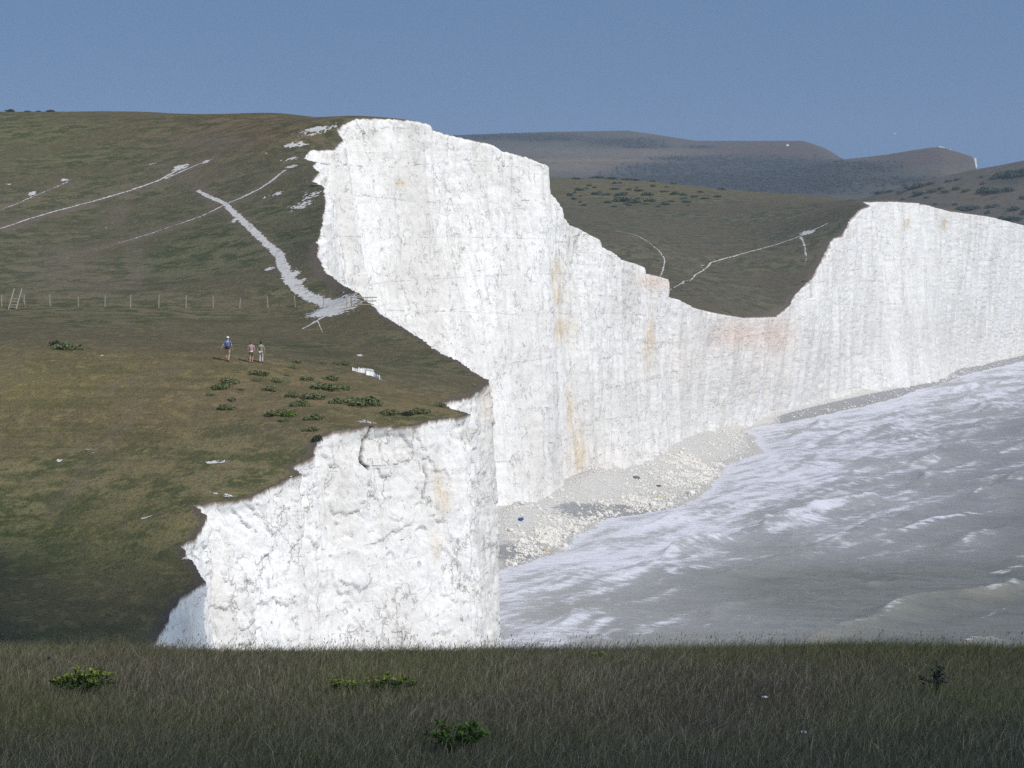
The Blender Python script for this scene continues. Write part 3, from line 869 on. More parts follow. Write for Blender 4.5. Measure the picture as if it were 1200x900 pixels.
H2 = hill('hills', [(560, 262), (640, 235), (700, 220), (760, 207), (820, 202), (880, 201), (940, 197), (985, 187), (1010, 184.5), (1040, 181), (1070, 176), (1090, 173), (1104, 172.5), (1125, 179), (1138, 183), (1142, 187), (1144, 196), (1146, 230)],
          1.3, 700, 5, [(1020, 186, 60, 3, TAN, .4), (1080, 186, 60, 10, BROWN, .7), (830, 212, 130, 8, DARK, .9), (900, 206, 80, 4, (1.5, 1.3, 1.2), .6), (1000, 205, 90, 6, (.7, .75, .8), .7), (1100, 200, 40, 5, (1.2, 1.1, 1), .5)], fan=1.0)
H3 = hill('hills', [(900, 262), (960, 246), (1005, 233.5), (1020, 230), (1040, 224), (1070, 215), (1100, 208), (1140, 199), (1170, 194), (1200, 188), (1260, 180), (1330, 185), (1450, 200)],
          2.2, 300, 12, [(1130, 228, 60, 14, (1.25, 1.12, .9), .6), (1180, 212, 30, 6, DARK, .6), (1080, 244, 60, 5, (1.2, 1.05, .9), .6), (1060, 216, 30, 3, (1.3, 1.25, 1.0), .5)], nz=.35)

# white chalk scars on the distant headland
bm = bmesh.new()
for (px, py, w_, h_) in [(1101.5, 173.5, 7, 3), (1111, 176.5, 5, 2.4), (1126, 182, 4.5, 3.2), (1141, 192, 5, 11)]:
    P = at(px, py, 1.3)
    x0, y0, z0 = P
    y0 -= 4
    ring = []
    for i in range(14):
        a = 2 * math.pi * i / 14
        r = 1 + .25 * math.sin(3 * a + px)
        ring.append((x0 + w_ / 2 / 1.3 * r * math.cos(a), z0 + h_ / 2 / 1.3 * r * math.sin(a)))
    f1 = [bm.verts.new((x_, y0 - 3, z_)) for x_, z_ in ring]
    f2 = [bm.verts.new((x_, y0 + 14, z_)) for x_, z_ in ring]
    bm.faces.new(f1)
    for i in range(14):
        bm.faces.new((f1[i], f2[i], f2[(i + 1) % 14], f1[(i + 1) % 14]))
tag(obj('chalk_cliff', from_bm('chalk_cliff', bm, plain('far_chalk', (.8, .79, .77), scale=.3))), kind='structure')


# ------------------------------------------------------------------ draped chalk paths
def drape(name, lines=(), blobs=(), res=.1, mat=None, lift=.035, seed=0, label=None):
    """irregular patch of bare chalk on the turf. lines: ([(px,py),...], width px start, width px end, density); blobs: (px,py,rx,ry,density)"""
    lines3, pts = [], []
    for pl, w0, w1, den in lines:
        P3 = [hit(*p) for p in pl]
        P3 = [p for p in P3 if p]
        if len(P3) > 1:
            n_ = len(P3) - 1
            lines3.append((P3, w0, w1, den)); pts += P3
    bl3 = []
    for px, py, rx, ry, den in blobs:
        c = hit(px, py)
        if not c: continue
        k_ = F / c.y
        u_ = hit(px, py - ry * .8) or c
        bl3.append((c.x, c.y, rx / k_, max(abs(u_.y - c.y) * 1.1, rx / k_ * .25), den)); pts += [c + Vector((rx / k_ * 1.3, 0, 0)), c - Vector((rx / k_ * 1.3, 0, 0)), c + Vector((0, bl3[-1][3] * 1.3, 0)), c - Vector((0, bl3[-1][3] * 1.3, 0))]
    if not pts: return None
    pad = 1.2
    x0, x1 = min(p.x for p in pts) - pad, max(p.x for p in pts) + pad
    y0, y1 = min(p.y for p in pts) - pad, max(p.y for p in pts) + pad
    gx_ = np.arange(x0, x1, res); gy_ = np.arange(y0, y1, res * 1.6)
    PX, PY = np.meshgrid(gx_, gy_)
    val = np.full(PX.shape, -9.0)
    nz_ = fbm(PX * .55, PY * .4, seed + 1.5, 5, .65)
    nf = fbm(PX * 2.6, PY * 1.6, seed + 4.5, 3, .75)
    for P3, w0, w1, den in lines3:
        m_ = len(P3) - 1
        for i in range(m_):
            a, b = P3[i], P3[i + 1]
            ka = F / a.y
            wa = (w0 + (w1 - w0) * i / m_) / ka / 2; wb = (w0 + (w1 - w0) * (i + 1) / m_) / ka / 2
            dx, dy = b.x - a.x, b.y - a.y
            t_ = np.clip(((PX - a.x) * dx + (PY - a.y) * dy) / (dx * dx + dy * dy + 1e-9), 0, 1)
            d_ = np.hypot(PX - a.x - t_ * dx, (PY - a.y - t_ * dy) * .55)
            w_ = wa + (wb - wa) * t_
            val = np.maximum(val, 1 - d_ / np.maximum(w_, .05) + den - 1)
    for cx, cy, rx, ry, den in bl3:
        d_ = np.sqrt(((PX - cx) / rx) ** 2 + ((PY - cy) / ry) ** 2)
        val = np.maximum(val, (1 - d_) * 1.0 + den - 1)
    keep = (val + nz_ * .6 + nf * (1.0 if lines else 1.7)) > 0
    keep &= val > -1.2
    cell = keep[:-1, :-1] & keep[1:, :-1] & keep[:-1, 1:] & keep[1:, 1:]
    idx = np.arange(PX.size).reshape(PX.shape)
    q = np.stack([idx[:-1, :-1], idx[:-1, 1:], idx[1:, 1:], idx[1:, :-1]], -1)[cell]
    if len(q) == 0: return None
    used, inv = np.unique(q, return_inverse=True)
    q = inv.reshape(-1, 4)
    xs, ys = PX.ravel()[used], PY.ravel()[used]
    zs = np.array([drop(a, b) or -99.0 for a, b in zip(xs, ys)])
    ok = zs > -50
    q = q[ok[q].all(1)]
    zs = zs + lift + .03 * nf.ravel()[used]
    zs[~ok] = 0
    return tag(obj(name, mesh_np(name, np.stack([xs, ys, zs], 1), q, mat or M['path'])), kind='structure')


drape('path', lines=[([(232, 224), (245, 231), (262, 238), (274, 250), (290, 264), (306, 280), (320, 292), (328, 300), (331, 312), (340, 328), (352, 341), (366, 350), (382, 355), (398, 357), (410, 361)], 4, 15, 1.3),
                     ([(410, 362), (395, 365), (382, 370), (370, 377), (354, 386)], 11, 2, 1.0), ([(372, 376), (378, 390)], 3, 2, .7)],
      blobs=[(390, 362, 26, 7, 1.2), (345, 322, 9, 9, .7), (350, 331, 12, 5, .7), (275, 258, 6, 6, .6), (316, 315, 8, 4, .5)], res=.06, seed=1)
drape('path', lines=[([(334, 200), (320, 211), (305, 221), (285, 231), (268, 238), (256, 244), (235, 254), (205, 264), (170, 276), (140, 285)], 5, 2.5, .95),
                     ([(140, 285), (110, 294), (80, 302), (55, 307), (35, 316)], 2.5, 1.6, .55)], blobs=[(342, 195, 9, 2, .8)], res=.1, seed=4)
drape('path', lines=[([(0, 268), (30, 258), (60, 249), (90, 241), (130, 230), (165, 219), (185, 212), (200, 204), (213, 197)], 3.5, 5, 1.0), ([(195, 209), (215, 200), (232, 193), (250, 186)], 6, 2, .8),
                     ([(90, 224), (120, 219), (150, 212), (175, 205)], 2, 2, .35)], blobs=[(212, 196, 12, 5, .8), (240, 190, 10, 3, .6), (180, 192, 12, 3, .3)], res=.11, seed=7)
drape('path', lines=[([(0, 246), (20, 239), (40, 230), (62, 221), (80, 213)], 2.5, 3, .85), ([(120, 272), (135, 258), (150, 243), (160, 236)], 4, 2, .3)],
      blobs=[(38, 227, 5, 3, .9), (76, 211, 9, 2, .8), (10, 216, 8, 2, .4)], res=.11, seed=9)
drape('bare_chalk', blobs=[(375, 151, 26, 4, .9), (365, 158, 30, 4, .45), (345, 170, 18, 4, .85), (340, 187, 16, 3, .7), (366, 183, 16, 7, 1.5), (325, 182, 12, 3, .3), (325, 127 + 100, 9, 3, .8), (355, 240, 20, 11, .62), (365, 229, 14, 8, .7), (368, 213, 12, 5, .9), (312, 180, 12, 2, .3), (310, 232, 6, 3, .4)], res=.13, seed=12)
drape('bare_chalk', blobs=[(432, 434, 8, 3, .7), (425, 495, 12, 2, .9), (254, 542, 14, 2.6, .75), (98, 528, 14, 2.5, .4), (110, 531, 9, 1.6, .5), (172, 607, 11, 1.8, .6), (72, 540, 14, 4, .3), (218, 655, 8, 4, .7), (260, 580, 22, 5, .35), (340, 560, 20, 4, .3), (120, 417, 4, 1.6, .3), (422, 417, 5, 1.5, .5)], res=.05, seed=15)
drape('path', lines=[([(722, 271), (745, 276), (760, 284), (772, 294), (779, 304), (777, 316), (774, 324)], 2.4, 2.6, .95), ([(656, 254), (668, 258), (684, 262)], 1.3, 1.0, .9), ([(801, 278), (795, 288)], 1.3, 1.0, .9)], blobs=[(790, 300, 14, 8, .05)], res=.22, lift=.08, seed=21)
drape('path', lines=[([(785, 340), (800, 332), (815, 322), (828, 314), (833, 308), (850, 303), (880, 295), (910, 287), (935, 278), (950, 271), (968, 263)], 2.6, 4, 1.0), ([(938, 278), (943, 290), (945, 302), (942, 318)], 8, 2, .55)],
      blobs=[(945, 273, 10, 4, .9), (824, 312, 9, 3, .4), (950, 284, 6, 3, .2)], res=.22, lift=.08, seed=24)

#@@PART3
# ------------------------------------------------------------------ boulders on the beach
def rock_mesh(name, seed, mat, flat=.75):
    bm = bmesh.new()
    bmesh.ops.create_icosphere(bm, subdivisions=2, radius=.5)
    co = np.array([v.co[:] for v in bm.verts])
    n1 = fbm(co[:, 0] * 1.6 + seed * 3.1, co[:, 1] * 1.6, co[:, 2] * 1.6, 3)
    n2 = np.floor(fbm(co[:, 0] * 2.3 + seed, co[:, 1] * 2.3 + 5, co[:, 2] * 2.3, 2) * 4) / 4
    rs = np.random.default_rng(seed)
    sc = np.array([1, rs.uniform(.7, 1), flat * rs.uniform(.8, 1.1)])
    for v, a, b in zip(bm.verts, n1, n2):
        v.co = Vector(np.array(v.co) * (1 + .55 * a + .3 * b) * sc)
    return from_bm(name, bm, mat)


def chalk_rock(name, c):
    t = NT(name)
    f = t.noise(3, 5, rough=.7)
    t.color(t.mix(f, tuple(x * .72 for x in c), tuple(min(.85, x * 1.1) for x in c)))
    t.bump(f, .12, .8)
    return t.m


M['rock'] = chalk_rock('chalk_rock', (.74, .715, .66))
M['rock_yellow'] = chalk_rock('algae_rock', (.56, .50, .36))
M['rock_red'] = chalk_rock('red_rock', (.22, .09, .08))
M['flint'] = chalk_rock('flint_rock', (.16, .16, .165))
rocks = [rock_mesh('boulder', i + 1, M['rock']) for i in range(7)]


def beach_at(y, u):
    yb = float(np.interp(y, by, xb)); yw = float(np.interp(y, by, xw))
    x = yb + u * (yw - yb)
    h_ = BB.ray_cast(Vector((x, y, 60)), Vector((0, 0, -1)), 100)
    return h_[0] if h_[0] else Vector((x, y, .3))


def rock_spot():
    while True:
        y = RNG.uniform(292, 480) if RNG.random() < .86 else RNG.uniform(480, 930)
        u = RNG.beta(3.2, 1.8) * 1.13 if RNG.random() < .6 else RNG.uniform(.05, 1)
        p = beach_at(y, u)
        px, py = [float(v) for v in proj(np.array(p[:]))]
        if px < 592 or px > 1215: continue
        d = .15
        d = max(d, 1.0 * math.exp(-(((px - 640) / 45) ** 2 + ((py - 630) / 20) ** 2)), 1.0 * math.exp(-(((px - 825) / 65) ** 2 + ((py - 530) / 36) ** 2)),
                .8 * math.exp(-(((px - 735) / 55) ** 2 + ((py - 592) / 13) ** 2)), .45 * math.exp(-(((px - 960) / 90) ** 2 + ((py - 482) / 9) ** 2)), .7 * math.exp(-(((px - 1110) / 26) ** 2 + ((py - 437) / 7) ** 2)))
        d *= float(np.clip(.7 + 1.6 * pn(p.x / 3.5, p.y / 5, 2.2), 0, 1.2))
        d *= 1 - .8 * math.exp(-(((px - 685) / 60) ** 2 + ((py - 597) / 8) ** 2))
        if RNG.random() < d:
            return p, px, py


for i in range(250):
    p, px, py = rock_spot()
    s_ = float(np.clip(RNG.lognormal(-.42, .38), .35, 1.5))
    o = obj('boulder', rocks[i % 7], None, (p.x, p.y, p.z + .12 * s_))
    o.scale = (s_, s_ * RNG.uniform(.8, 1.1), s_ * RNG.uniform(.75, 1.05)); o.rotation_euler = (RNG.uniform(-.3, .3), RNG.uniform(-.3, .3), RNG.uniform(0, 6.28))
    tag(o, 'pale cream chalk boulder among the fallen rocks on the beach below the cliffs', 'boulder', 'cream chalk boulders fallen on the beach')


def special(name, px, py, s_, mat, label, cat='boulder', seed=20):
    P = hit(px, py, (BB,))
    if P is None: return
    o = obj(name, rock_mesh(name, seed, mat), None, (P.x, P.y, P.z + .15 * s_)); o.scale = (s_ * 1.4, s_, s_)
    tag(o, label, cat)


special('boulder', 707, 629, 1.0, M['rock_yellow'], 'largest yellow-brown boulder, alone at the waterline beside the cream rocks', seed=21)
special('boulder', 641, 646, .9, M['rock_yellow'], 'yellow-stained boulder at the waterline near the near cliff corner', seed=22)
special('boulder', 772, 570, .6, M['rock_red'], 'dark red boulder lying among the cream chalk rocks', seed=23)
special('boulder', 774, 584, 1.0, M['rock_yellow'], 'golden yellow boulder below the dark red one on the rocky beach', seed=24)
special('boulder', 745, 561, 1.1, M['flint'], 'grey boulder on the shingle bank at the foot of the tall cliff', seed=25)

# finer rubble
vs, fs, n0 = [], [], 0
tmpl = []
for i in range(4):
    bm = bmesh.new(); bmesh.ops.create_icosphere(bm, subdivisions=1, radius=.5)
    co = np.array([v.co[:] for v in bm.verts]); bm.verts.ensure_lookup_table()
    tf = np.array([[v.index for v in f.verts] for f in bm.faces]); bm.free()
    tmpl.append((co * (1 + .5 * fbm(co[:, 0] * 2 + i * 5, co[:, 1] * 2, co[:, 2] * 2, 2))[:, None] * np.array([1, .85, .7]), tf))
for i in range(10000):
    p, px, py = rock_spot()
    s_ = float(np.clip(RNG.lognormal(-1.45, .55), .1, .75))
    co, tf = tmpl[i % 4]
    a = RNG.uniform(0, 6.28); R_ = np.array([[math.cos(a), -math.sin(a), 0], [math.sin(a), math.cos(a), 0], [0, 0, 1]])
    vs.append(co @ R_ * s_ + np.array([p.x, p.y, p.z + .1 * s_])); fs.append(tf + n0); n0 += len(co)
tag(obj('rubble', mesh_np('rubble', np.concatenate(vs), np.concatenate(fs), M['rock'], smooth=False)), kind='stuff')

# small blue drum washed up on the shingle
P = hit(610.5, 611, (BB,))
if P:
    bm = bmesh.new()
    prof_ = [(0, 0), (.28, 0), (.3, .03), (.29, .06), (.29, .3), (.315, .33), (.29, .36), (.29, .6), (.315, .63), (.29, .66), (.29, .86), (.3, .9), (.27, .92), (.25, .89), (0, .89)]
    rings = []
    for r, z in prof_:
        rings.append([bm.verts.new((r * math.cos(2 * math.pi * j / 20), r * math.sin(2 * math.pi * j / 20), z)) for j in range(20)] if r else [bm.verts.new((0, 0, z))])
    for a, b in zip(rings[:-1], rings[1:]):
        for j in range(20):
            va = [a[j % len(a)], a[(j + 1) % 20 % len(a)], b[(j + 1) % 20 % len(b)], b[j % len(b)]]
            va = list(dict.fromkeys(va)); bm.faces.new(va)
    o = obj('drum', from_bm('drum', bm, plain('blue_plastic', (.05, .09, .25), .5)), None, P + Vector((-.3, 0, .3)))
    o.rotation_euler = (0, math.pi / 2 - .1, .5); o.scale = (.75, .75, .75)
    tag(o, 'small blue drum lying on the pale shingle under the tall cliff', 'drum')


# ------------------------------------------------------------------ bushes
def leaf_material(name, cols):
    t = NT(name)
    g = t.n.new('ShaderNodeNewGeometry')
    n = t.noise(1.2, 3)
    c = t.mix(g.outputs['Random Per Island'], cols[0], cols[1])
    c = t.mix(t.ramp(n, .45, .65), c, cols[2])
    t.color(c); t.rough(.75)
    return t.m


M['gorse'] = leaf_material('gorse_leaves', [(.09, .108, .048), (.175, .195, .09), (.13, .15, .066)])
M['gorse_bright'] = leaf_material('fresh_gorse_leaves', [(.075, .12, .022), (.15, .20, .05), (.11, .15, .035)])
M['gorse_dark'] = leaf_material('dark_scrub_leaves', [(.025, .035, .02), (.055, .065, .035), (.04, .05, .028)])
M['gorse_far'] = leaf_material('hillside_gorse_leaves', [(.05, .075, .05), (.095, .125, .08), (.07, .10, .062)])
M['wood'] = plain('weathered_wood', (.34, .29, .22), .9, .25, 6)
M['wood_pale'] = plain('pale_weathered_wood', (.32, .295, .245), .9, .2, 6)
M['stem'] = plain('stem', (.09, .10, .035), .8, .2, 10)


def leaves_np(n, rx, ry, rz, leaf, seed, lumps=7):
    r = np.random.default_rng(seed)
    ang = r.uniform(0, 2 * np.pi, lumps); rad = np.sqrt(r.uniform(0, 1, lumps)) * .75
    lc = np.stack([rad * np.cos(ang), rad * np.sin(ang), r.uniform(.0, .35, lumps)], 1); lr = r.uniform(.28, .55, lumps)
    lc[0] = (0, 0, .15); lr[0] = .6
    w_ = lr ** 2 / (lr ** 2).sum()
    k = r.choice(lumps, n, p=w_)
    d = r.normal(size=(n, 3)); d /= np.linalg.norm(d, axis=1)[:, None]; d[:, 2] = np.abs(d[:, 2]) * 1.0 - .1
    p = lc[k] + d * (lr[k] * r.uniform(.55, 1.05, n) ** .5)[:, None]
    p[:, 2] = np.clip(p[:, 2], -.02, None)
    p = p * np.array([rx, ry, rz])
    nrm_ = d + .7 * r.normal(size=(n, 3)); nrm_ /= np.linalg.norm(nrm_, axis=1)[:, None]
    t1 = np.cross(nrm_, r.normal(size=(n, 3))); t1 /= np.linalg.norm(t1, axis=1)[:, None]; t2 = np.cross(nrm_, t1)
    s_ = leaf * r.uniform(.6, 1.3, n)[:, None]
    V = np.stack([p - t1 * s_ * .5, p + t2 * s_ * .28, p + t1 * s_ * .5 + nrm_ * s_ * .1, p - t2 * s_ * .28], 1).reshape(-1, 3)
    return V, np.arange(4 * n).reshape(-1, 4)


def bush_mesh(seed, mat, n=700, leaf=.09, rz=.75):
    V, Fc = leaves_np(n, .5, .5, rz * .55, leaf, seed)
    return mesh_np('foliage', V, Fc, mat, smooth=False)


def stems_mesh(seed, n=9, r=.018, mat=None):
    rr_ = random.Random(seed); bm = bmesh.new()
    for i in range(n):
        a = rr_.uniform(0, 6.28); l = rr_.uniform(.15, .42)
        bm_beam(bm, (0, 0, -.05), (l * math.cos(a), l * math.sin(a), rr_.uniform(.12, .28)), r)
    return from_bm('stem', bm, mat or M['wood'])


bushes = {m: [(bush_mesh(s_ + 40, M[m]), stems_mesh(s_)) for s_ in range(4)] for m in ('gorse', 'gorse_bright', 'gorse_dark', 'gorse_far')}


def bush(px, py, w_, h_, kind, label, group=None, name='gorse_bush', trees=None, parts=True):
    P = hit(px, py, trees)
    if P is None: return
    k_ = F / P.y
    fm, sm = bushes[kind][int(px * 7 + py) % 4]
    r = empty(name, P - Vector((0, 0, .04)), RNG.uniform(0, 6.28))
    W_ = w_ / k_
    r.scale = (W_, W_ * .9, h_ / k_ * 2.6)
    obj('foliage', fm, r)
    if parts: obj('stem', sm, r)
    tag(r, label, 'bush', group)


G1 = 'low gorse clumps on the turf by the near cliff edge'
L1 = 'low green gorse clump on dry turf between the walkers and near cliff edge'
for px, py, w_, h_ in [(257, 455, 26, 9), (268, 449, 28, 9), (263, 479, 32, 8), (305, 439, 30, 8), (323, 447, 22, 7), (317, 457, 24, 8), (347, 425, 18, 5), (342, 431, 15, 4), (378, 426, 16, 5), (394, 427, 14, 5), (360, 445, 24, 6),
                       (389, 445, 32, 8), (383, 456, 44, 10), (344, 465, 22, 8), (369, 467, 36, 10), (396, 472, 26, 9), (350, 475, 26, 9), (319, 486, 32, 9), (371, 491, 34, 9), (368, 504, 28, 6), (273, 469, 16, 6), (300, 446, 16, 4),
                       (420, 473, 58, 11), (437, 475, 26, 8), (400, 427, 20, 6), (455, 485, 26, 9), (490, 484, 30, 9), (513, 476, 22, 6), (405, 456, 22, 8), (330, 493, 20, 5), (336, 440, 12, 3), (283, 457, 12, 4), (248, 463, 14, 4)]:
    bush(px, py, w_, h_, 'gorse', L1, G1)
bush(78, 409, 40, 10, 'gorse', 'lone green bush on the open grass crest to the right of the worn trail')
bush(64, 405, 16, 8, 'gorse_dark', 'small dark tuft of scrub touching the lone green bush on the grass crest')
bush(337, 487, 26, 9, 'gorse_bright', 'brightest green gorse clump, on the dry turf among the duller clumps')
bush(475, 486, 20, 6, 'gorse_dark', 'blackish low bush between two green bushes close to the cliff edge')
bush(371, 516, 14, 9, 'gorse_dark', 'small very dark bush right at the crumbling lip of the near cliff')
bush(96, 409.5, 10, 3, 'gorse', 'tiny green tuft just right of the lone bush on the grass crest')
for px, py, w_, h_, lb in [(11, 128, 13, 4, 'dark bush at the left end of the hilltop row against the sky'), (32, 128.4, 11, 3, 'second bush from the left in the hilltop row against the sky'),
                           (45, 128.6, 9, 3, 'smallest bush, between its neighbours in the hilltop row against the sky'), (58, 128.6, 13, 4.5, 'tallest dark bush at the right end of the hilltop row against the sky')]:
    P = Vector(at(px, py + 3, 6.62)); z_ = drop(P.x, P.y)
    r = empty('bush', (P.x, P.y, z_ - .05)); W_ = w_ / 6.6; r.scale = (W_, W_, h_ / 6.6 * 2.6)
    obj('foliage', bushes['gorse_dark'][int(px) % 4][0], r); obj('stem', bushes['gorse_dark'][int(px) % 4][1], r)
    tag(r, lb, 'bush', 'bushes on the hilltop skyline')
G2 = 'dark gorse clumps on the upper valley slope'
L2 = 'dark green gorse clump near the top of the grey valley slope behind the cliff'
for px, py, w_, h_ in [(680, 223, 15, 4), (668, 229, 10, 4), (697, 228, 18, 5), (710, 229, 14, 4), (726, 229, 18, 5), (733, 236, 30, 7), (750, 224, 16, 4), (760, 229, 18, 5), (746, 238, 22, 5), (763, 236, 18, 4), (780, 240, 16, 4), (790, 228, 14, 4),
                       (800, 229, 12, 4), (813, 231, 12, 3), (827, 233, 12, 3), (840, 231, 12, 3), (766, 219, 8, 4), (745, 212, 18, 4), (700, 209, 22, 3.5), (717, 210, 20, 3.5), (732, 211, 14, 3), (765, 213, 14, 3), (813, 217, 12, 3), (833, 219, 14, 3), (845, 222.5, 12, 3),
                       (685, 241, 12, 3), (720, 222, 16, 3), (777, 225, 14, 3), (805, 237, 12, 3), (690, 218, 12, 3), (676, 210, 14, 3), (790, 216, 12, 2.5)] + [(RNG.uniform(664, 850), RNG.uniform(212, 243), RNG.uniform(5, 12), RNG.uniform(2, 3.5)) for _ in range(34)]:
    bush(px, py, w_, h_, 'gorse_far', L2, G2)
G3 = 'gorse thickets on the far right hillside'
L3 = 'dark green gorse thicket on the far right hillside above the cliff top'
for px, py, w_, h_ in [(1032, 227, 20, 5), (1043, 225, 14, 4), (1020, 228, 24, 5), (1010, 230, 18, 4), (1068, 222, 20, 6), (1080, 219, 22, 6), (1091, 216, 14, 4), (1056, 227, 10, 4), (1078, 228, 22, 6), (1092, 225, 18, 5), (1102, 222, 14, 4), (1108, 226, 14, 5),
                       (1120, 222, 14, 5), (1130, 225, 14, 5), (1155, 225, 26, 9), (1168, 226, 30, 9), (1182, 224, 18, 7), (1172, 208, 26, 10), (1186, 208, 30, 13), (1200, 206, 24, 13), (1166, 210, 14, 7), (1128, 246, 24, 7), (1142, 245, 22, 6), (1160, 243, 20, 5),
                       (1158, 250, 10, 5), (1190, 246, 22, 6), (1188, 258, 30, 7), (1175, 257, 20, 5), (1096, 207, 10, 3), (1122, 211, 12, 3), (1152, 216, 9, 4), (1096, 240, 8, 3), (1058, 234, 8, 3), (1086, 232, 8, 3), (1150, 208, 10, 3), (1112, 213, 12, 3),
                       (1060, 218, 12, 3), (1200, 233, 16, 5), (1205, 250, 20, 6), (1120, 240, 10, 3)]:
    bush(px, py, w_, h_, 'gorse_far', L3, G3, trees=(BV, HILLS[2]), parts=False)


# woods and scrub far behind: one mass of crowns each
def woods(trees, spots, n, rmin, rmax, seed):
    r = np.random.default_rng(seed); V, Fq, n0_ = [], [], 0
    tot = sum(a[2] * a[3] for a in spots)
    for cx, cy, rx, ry in spots:
        for i in range(int(n * rx * ry / tot)):
            q = np.clip(r.normal(size=2) * .5, -.95, .95)
            px, py = cx + q[0] * rx, cy + q[1] * ry
            if pn(px / 9, py / 2.6, seed) < -.12: continue
            P = hit(px, py, trees)
            if P is None: continue
            s_ = r.uniform(rmin, rmax)
            co, tf = tmpl[i % 4]
            a = r.uniform(0, 6.28); R_ = np.array([[math.cos(a), -math.sin(a), 0], [math.sin(a), math.cos(a), 0], [0, 0, 1]])
            V.append(co @ R_ * s_ * np.array([1, 1, .8]) * 1.3 + np.array([P.x, P.y, P.z + s_ * .15])); Fq.append(tf + n0_); n0_ += len(co)
    return np.concatenate(V), np.concatenate(Fq)


M['woods'] = leaf_material('woodland', [(.034, .040, .036), (.050, .058, .048), (.042, .048, .041)])
tr = (HILLS[0], HILLS[1])
V, Fq = woods(tr, WOODS, 6000, 1.0, 2.4, 31)
tag(obj('woods', mesh_np('woods', V, Fq, M['woods'], smooth=False)), kind='stuff')

# ------------------------------------------------------------------ fence, stile, railing
def post_mesh(h_, w_=.1):
    bm = bmesh.new(); bm_beam(bm, (0, 0, -.3), (0, 0, h_), w_)
    return from_bm('post', bm, M['wood_pale'])


pm = [post_mesh(1.2), post_mesh(1.05, .085), post_mesh(1.3)]
fpx = [(-62, 359, 0), (-30, 359, 0), (2, 359, 0), (29, 359, 0), (59, 359, 2), (92, 359, 1), (123, 359.5, 0), (153, 360, 2), (186, 360.3, 2), (218, 360.5, 2), (250, 360.7, 2), (281, 361, 1), (314, 360.5, 0), (346, 360, 0), (379, 360.5, 2)]
fp = [hit(a, b) for a, b, c in fpx]
fen = tag(empty('post_fence', fp[4]), 'long wire fence on pale wooden posts crossing the foot of the grassy hill', 'fence')
tops = []
for i, (p, (a, b, c)) in enumerate(zip(fp, fpx)):
    o = obj('post', pm[c], fen, p - fp[4]); o.rotation_euler = (RNG.uniform(-.05, .05), RNG.uniform(-.07, .07), RNG.uniform(-.2, .2))
    tops.append(p - fp[4])
bm = bmesh.new()
for hz in (.45, .8, 1.08):
    for a, b in zip(tops[:-1], tops[1:]):
        bm_beam(bm, a + Vector((0, -.06, hz)), b + Vector((0, -.06, hz)), .008)
obj('wire', from_bm('wire', bm, plain('grey_wire', (.2, .19, .18), .5)), fen)

# ladder stile
P = hit(14.5, 362)
st = tag(empty('ladder_stile', P), 'wooden ladder stile with two tall slanting pale rails and dark steps', 'stile')
for sx_ in (-.38, .42):
    bm = bmesh.new(); bm_beam(bm, (sx_, -.35, -.15), (sx_ + .5, .55, 2.1), .1, .1)
    obj('rail', from_bm('rail', bm, M['wood_pale']), st)
for i, z_ in enumerate((.18, .46, .76, 1.06)):
    t_ = (z_ + .15) / 2.25
    bm = bmesh.new(); bm_beam(bm, (-.38 + .5 * t_ + .055, -.35 + .9 * t_, z_), (.42 + .5 * t_ - .055, -.35 + .9 * t_, z_), .2, .06, side=(0, 1, 0))
    obj('step', from_bm('step', bm, M['wood']), st)
for sx_ in (-.2, .78):
    bm = bmesh.new(); bm_beam(bm, (sx_ + .45, 1.35, -.3), (sx_ + .12, .55, 1.25), .09)
    obj('prop', from_bm('prop', bm, M['wood']), st)

# timber railing that ends over the drop
Pa, Pb = hit(411.5, 361), hit(421, 361)
gt = tag(empty('timber_railing', Pa), 'short brown timber railing with its rails sticking out over the cliff edge', 'railing')
dirr = Vector((1, .05, 0))
pts_ = [(-.45, 1.15, .07), (0, 1.12, .13), (.86, 1.3, .13)]
for dx_, h_, w_ in pts_:
    bm = bmesh.new(); bm_beam(bm, (0, 0, -.35), (0, 0, h_), w_); obj('post', from_bm('post', bm, M['wood']), gt, dirr * dx_)
for z_, x1_ in ((1.08, 2.62), (.72, 2.55), (.36, 2.3)):
    bm = bmesh.new(); bm_beam(bm, dirr * .07 + Vector((0, -.1, z_ - .02)), dirr * x1_ + Vector((0, -.1, z_)), .05, .1, side=(0, 1, 0)); obj('rail', from_bm('rail', bm, M['wood']), gt)
bm = bmesh.new(); bm_beam(bm, dirr * -1.1 + Vector((0, -.1, .25)), dirr * -.02 + Vector((0, -.12, .6)), .07); obj('brace', from_bm('brace', bm, M['wood']), gt)


# ------------------------------------------------------------------ people
def skin(verts, edges, radii, sub=1, root=0):
    me = bpy.data.meshes.new('skin_tmp'); me.from_pydata(verts, edges, []); me.update()
    o = bpy.data.objects.new('skin_tmp', me); COL.objects.link(o)
    m = o.modifiers.new('Skin', 'SKIN'); m.use_smooth_shade = True
    for i, r in enumerate(radii):
        sv = me.skin_vertices[0].data[i]
        sv.radius = (r, r) if not isinstance(r, tuple) else r
        sv.use_root = i == root
    s_ = o.modifiers.new('Sub', 'SUBSURF'); s_.levels = sub; s_.render_levels = sub
    dg = bpy.context.evaluated_depsgraph_get(); dg.update()
    out = bpy.data.meshes.new_from_object(o.evaluated_get(dg))
    bpy.data.objects.remove(o); bpy.data.meshes.remove(me)
    return out


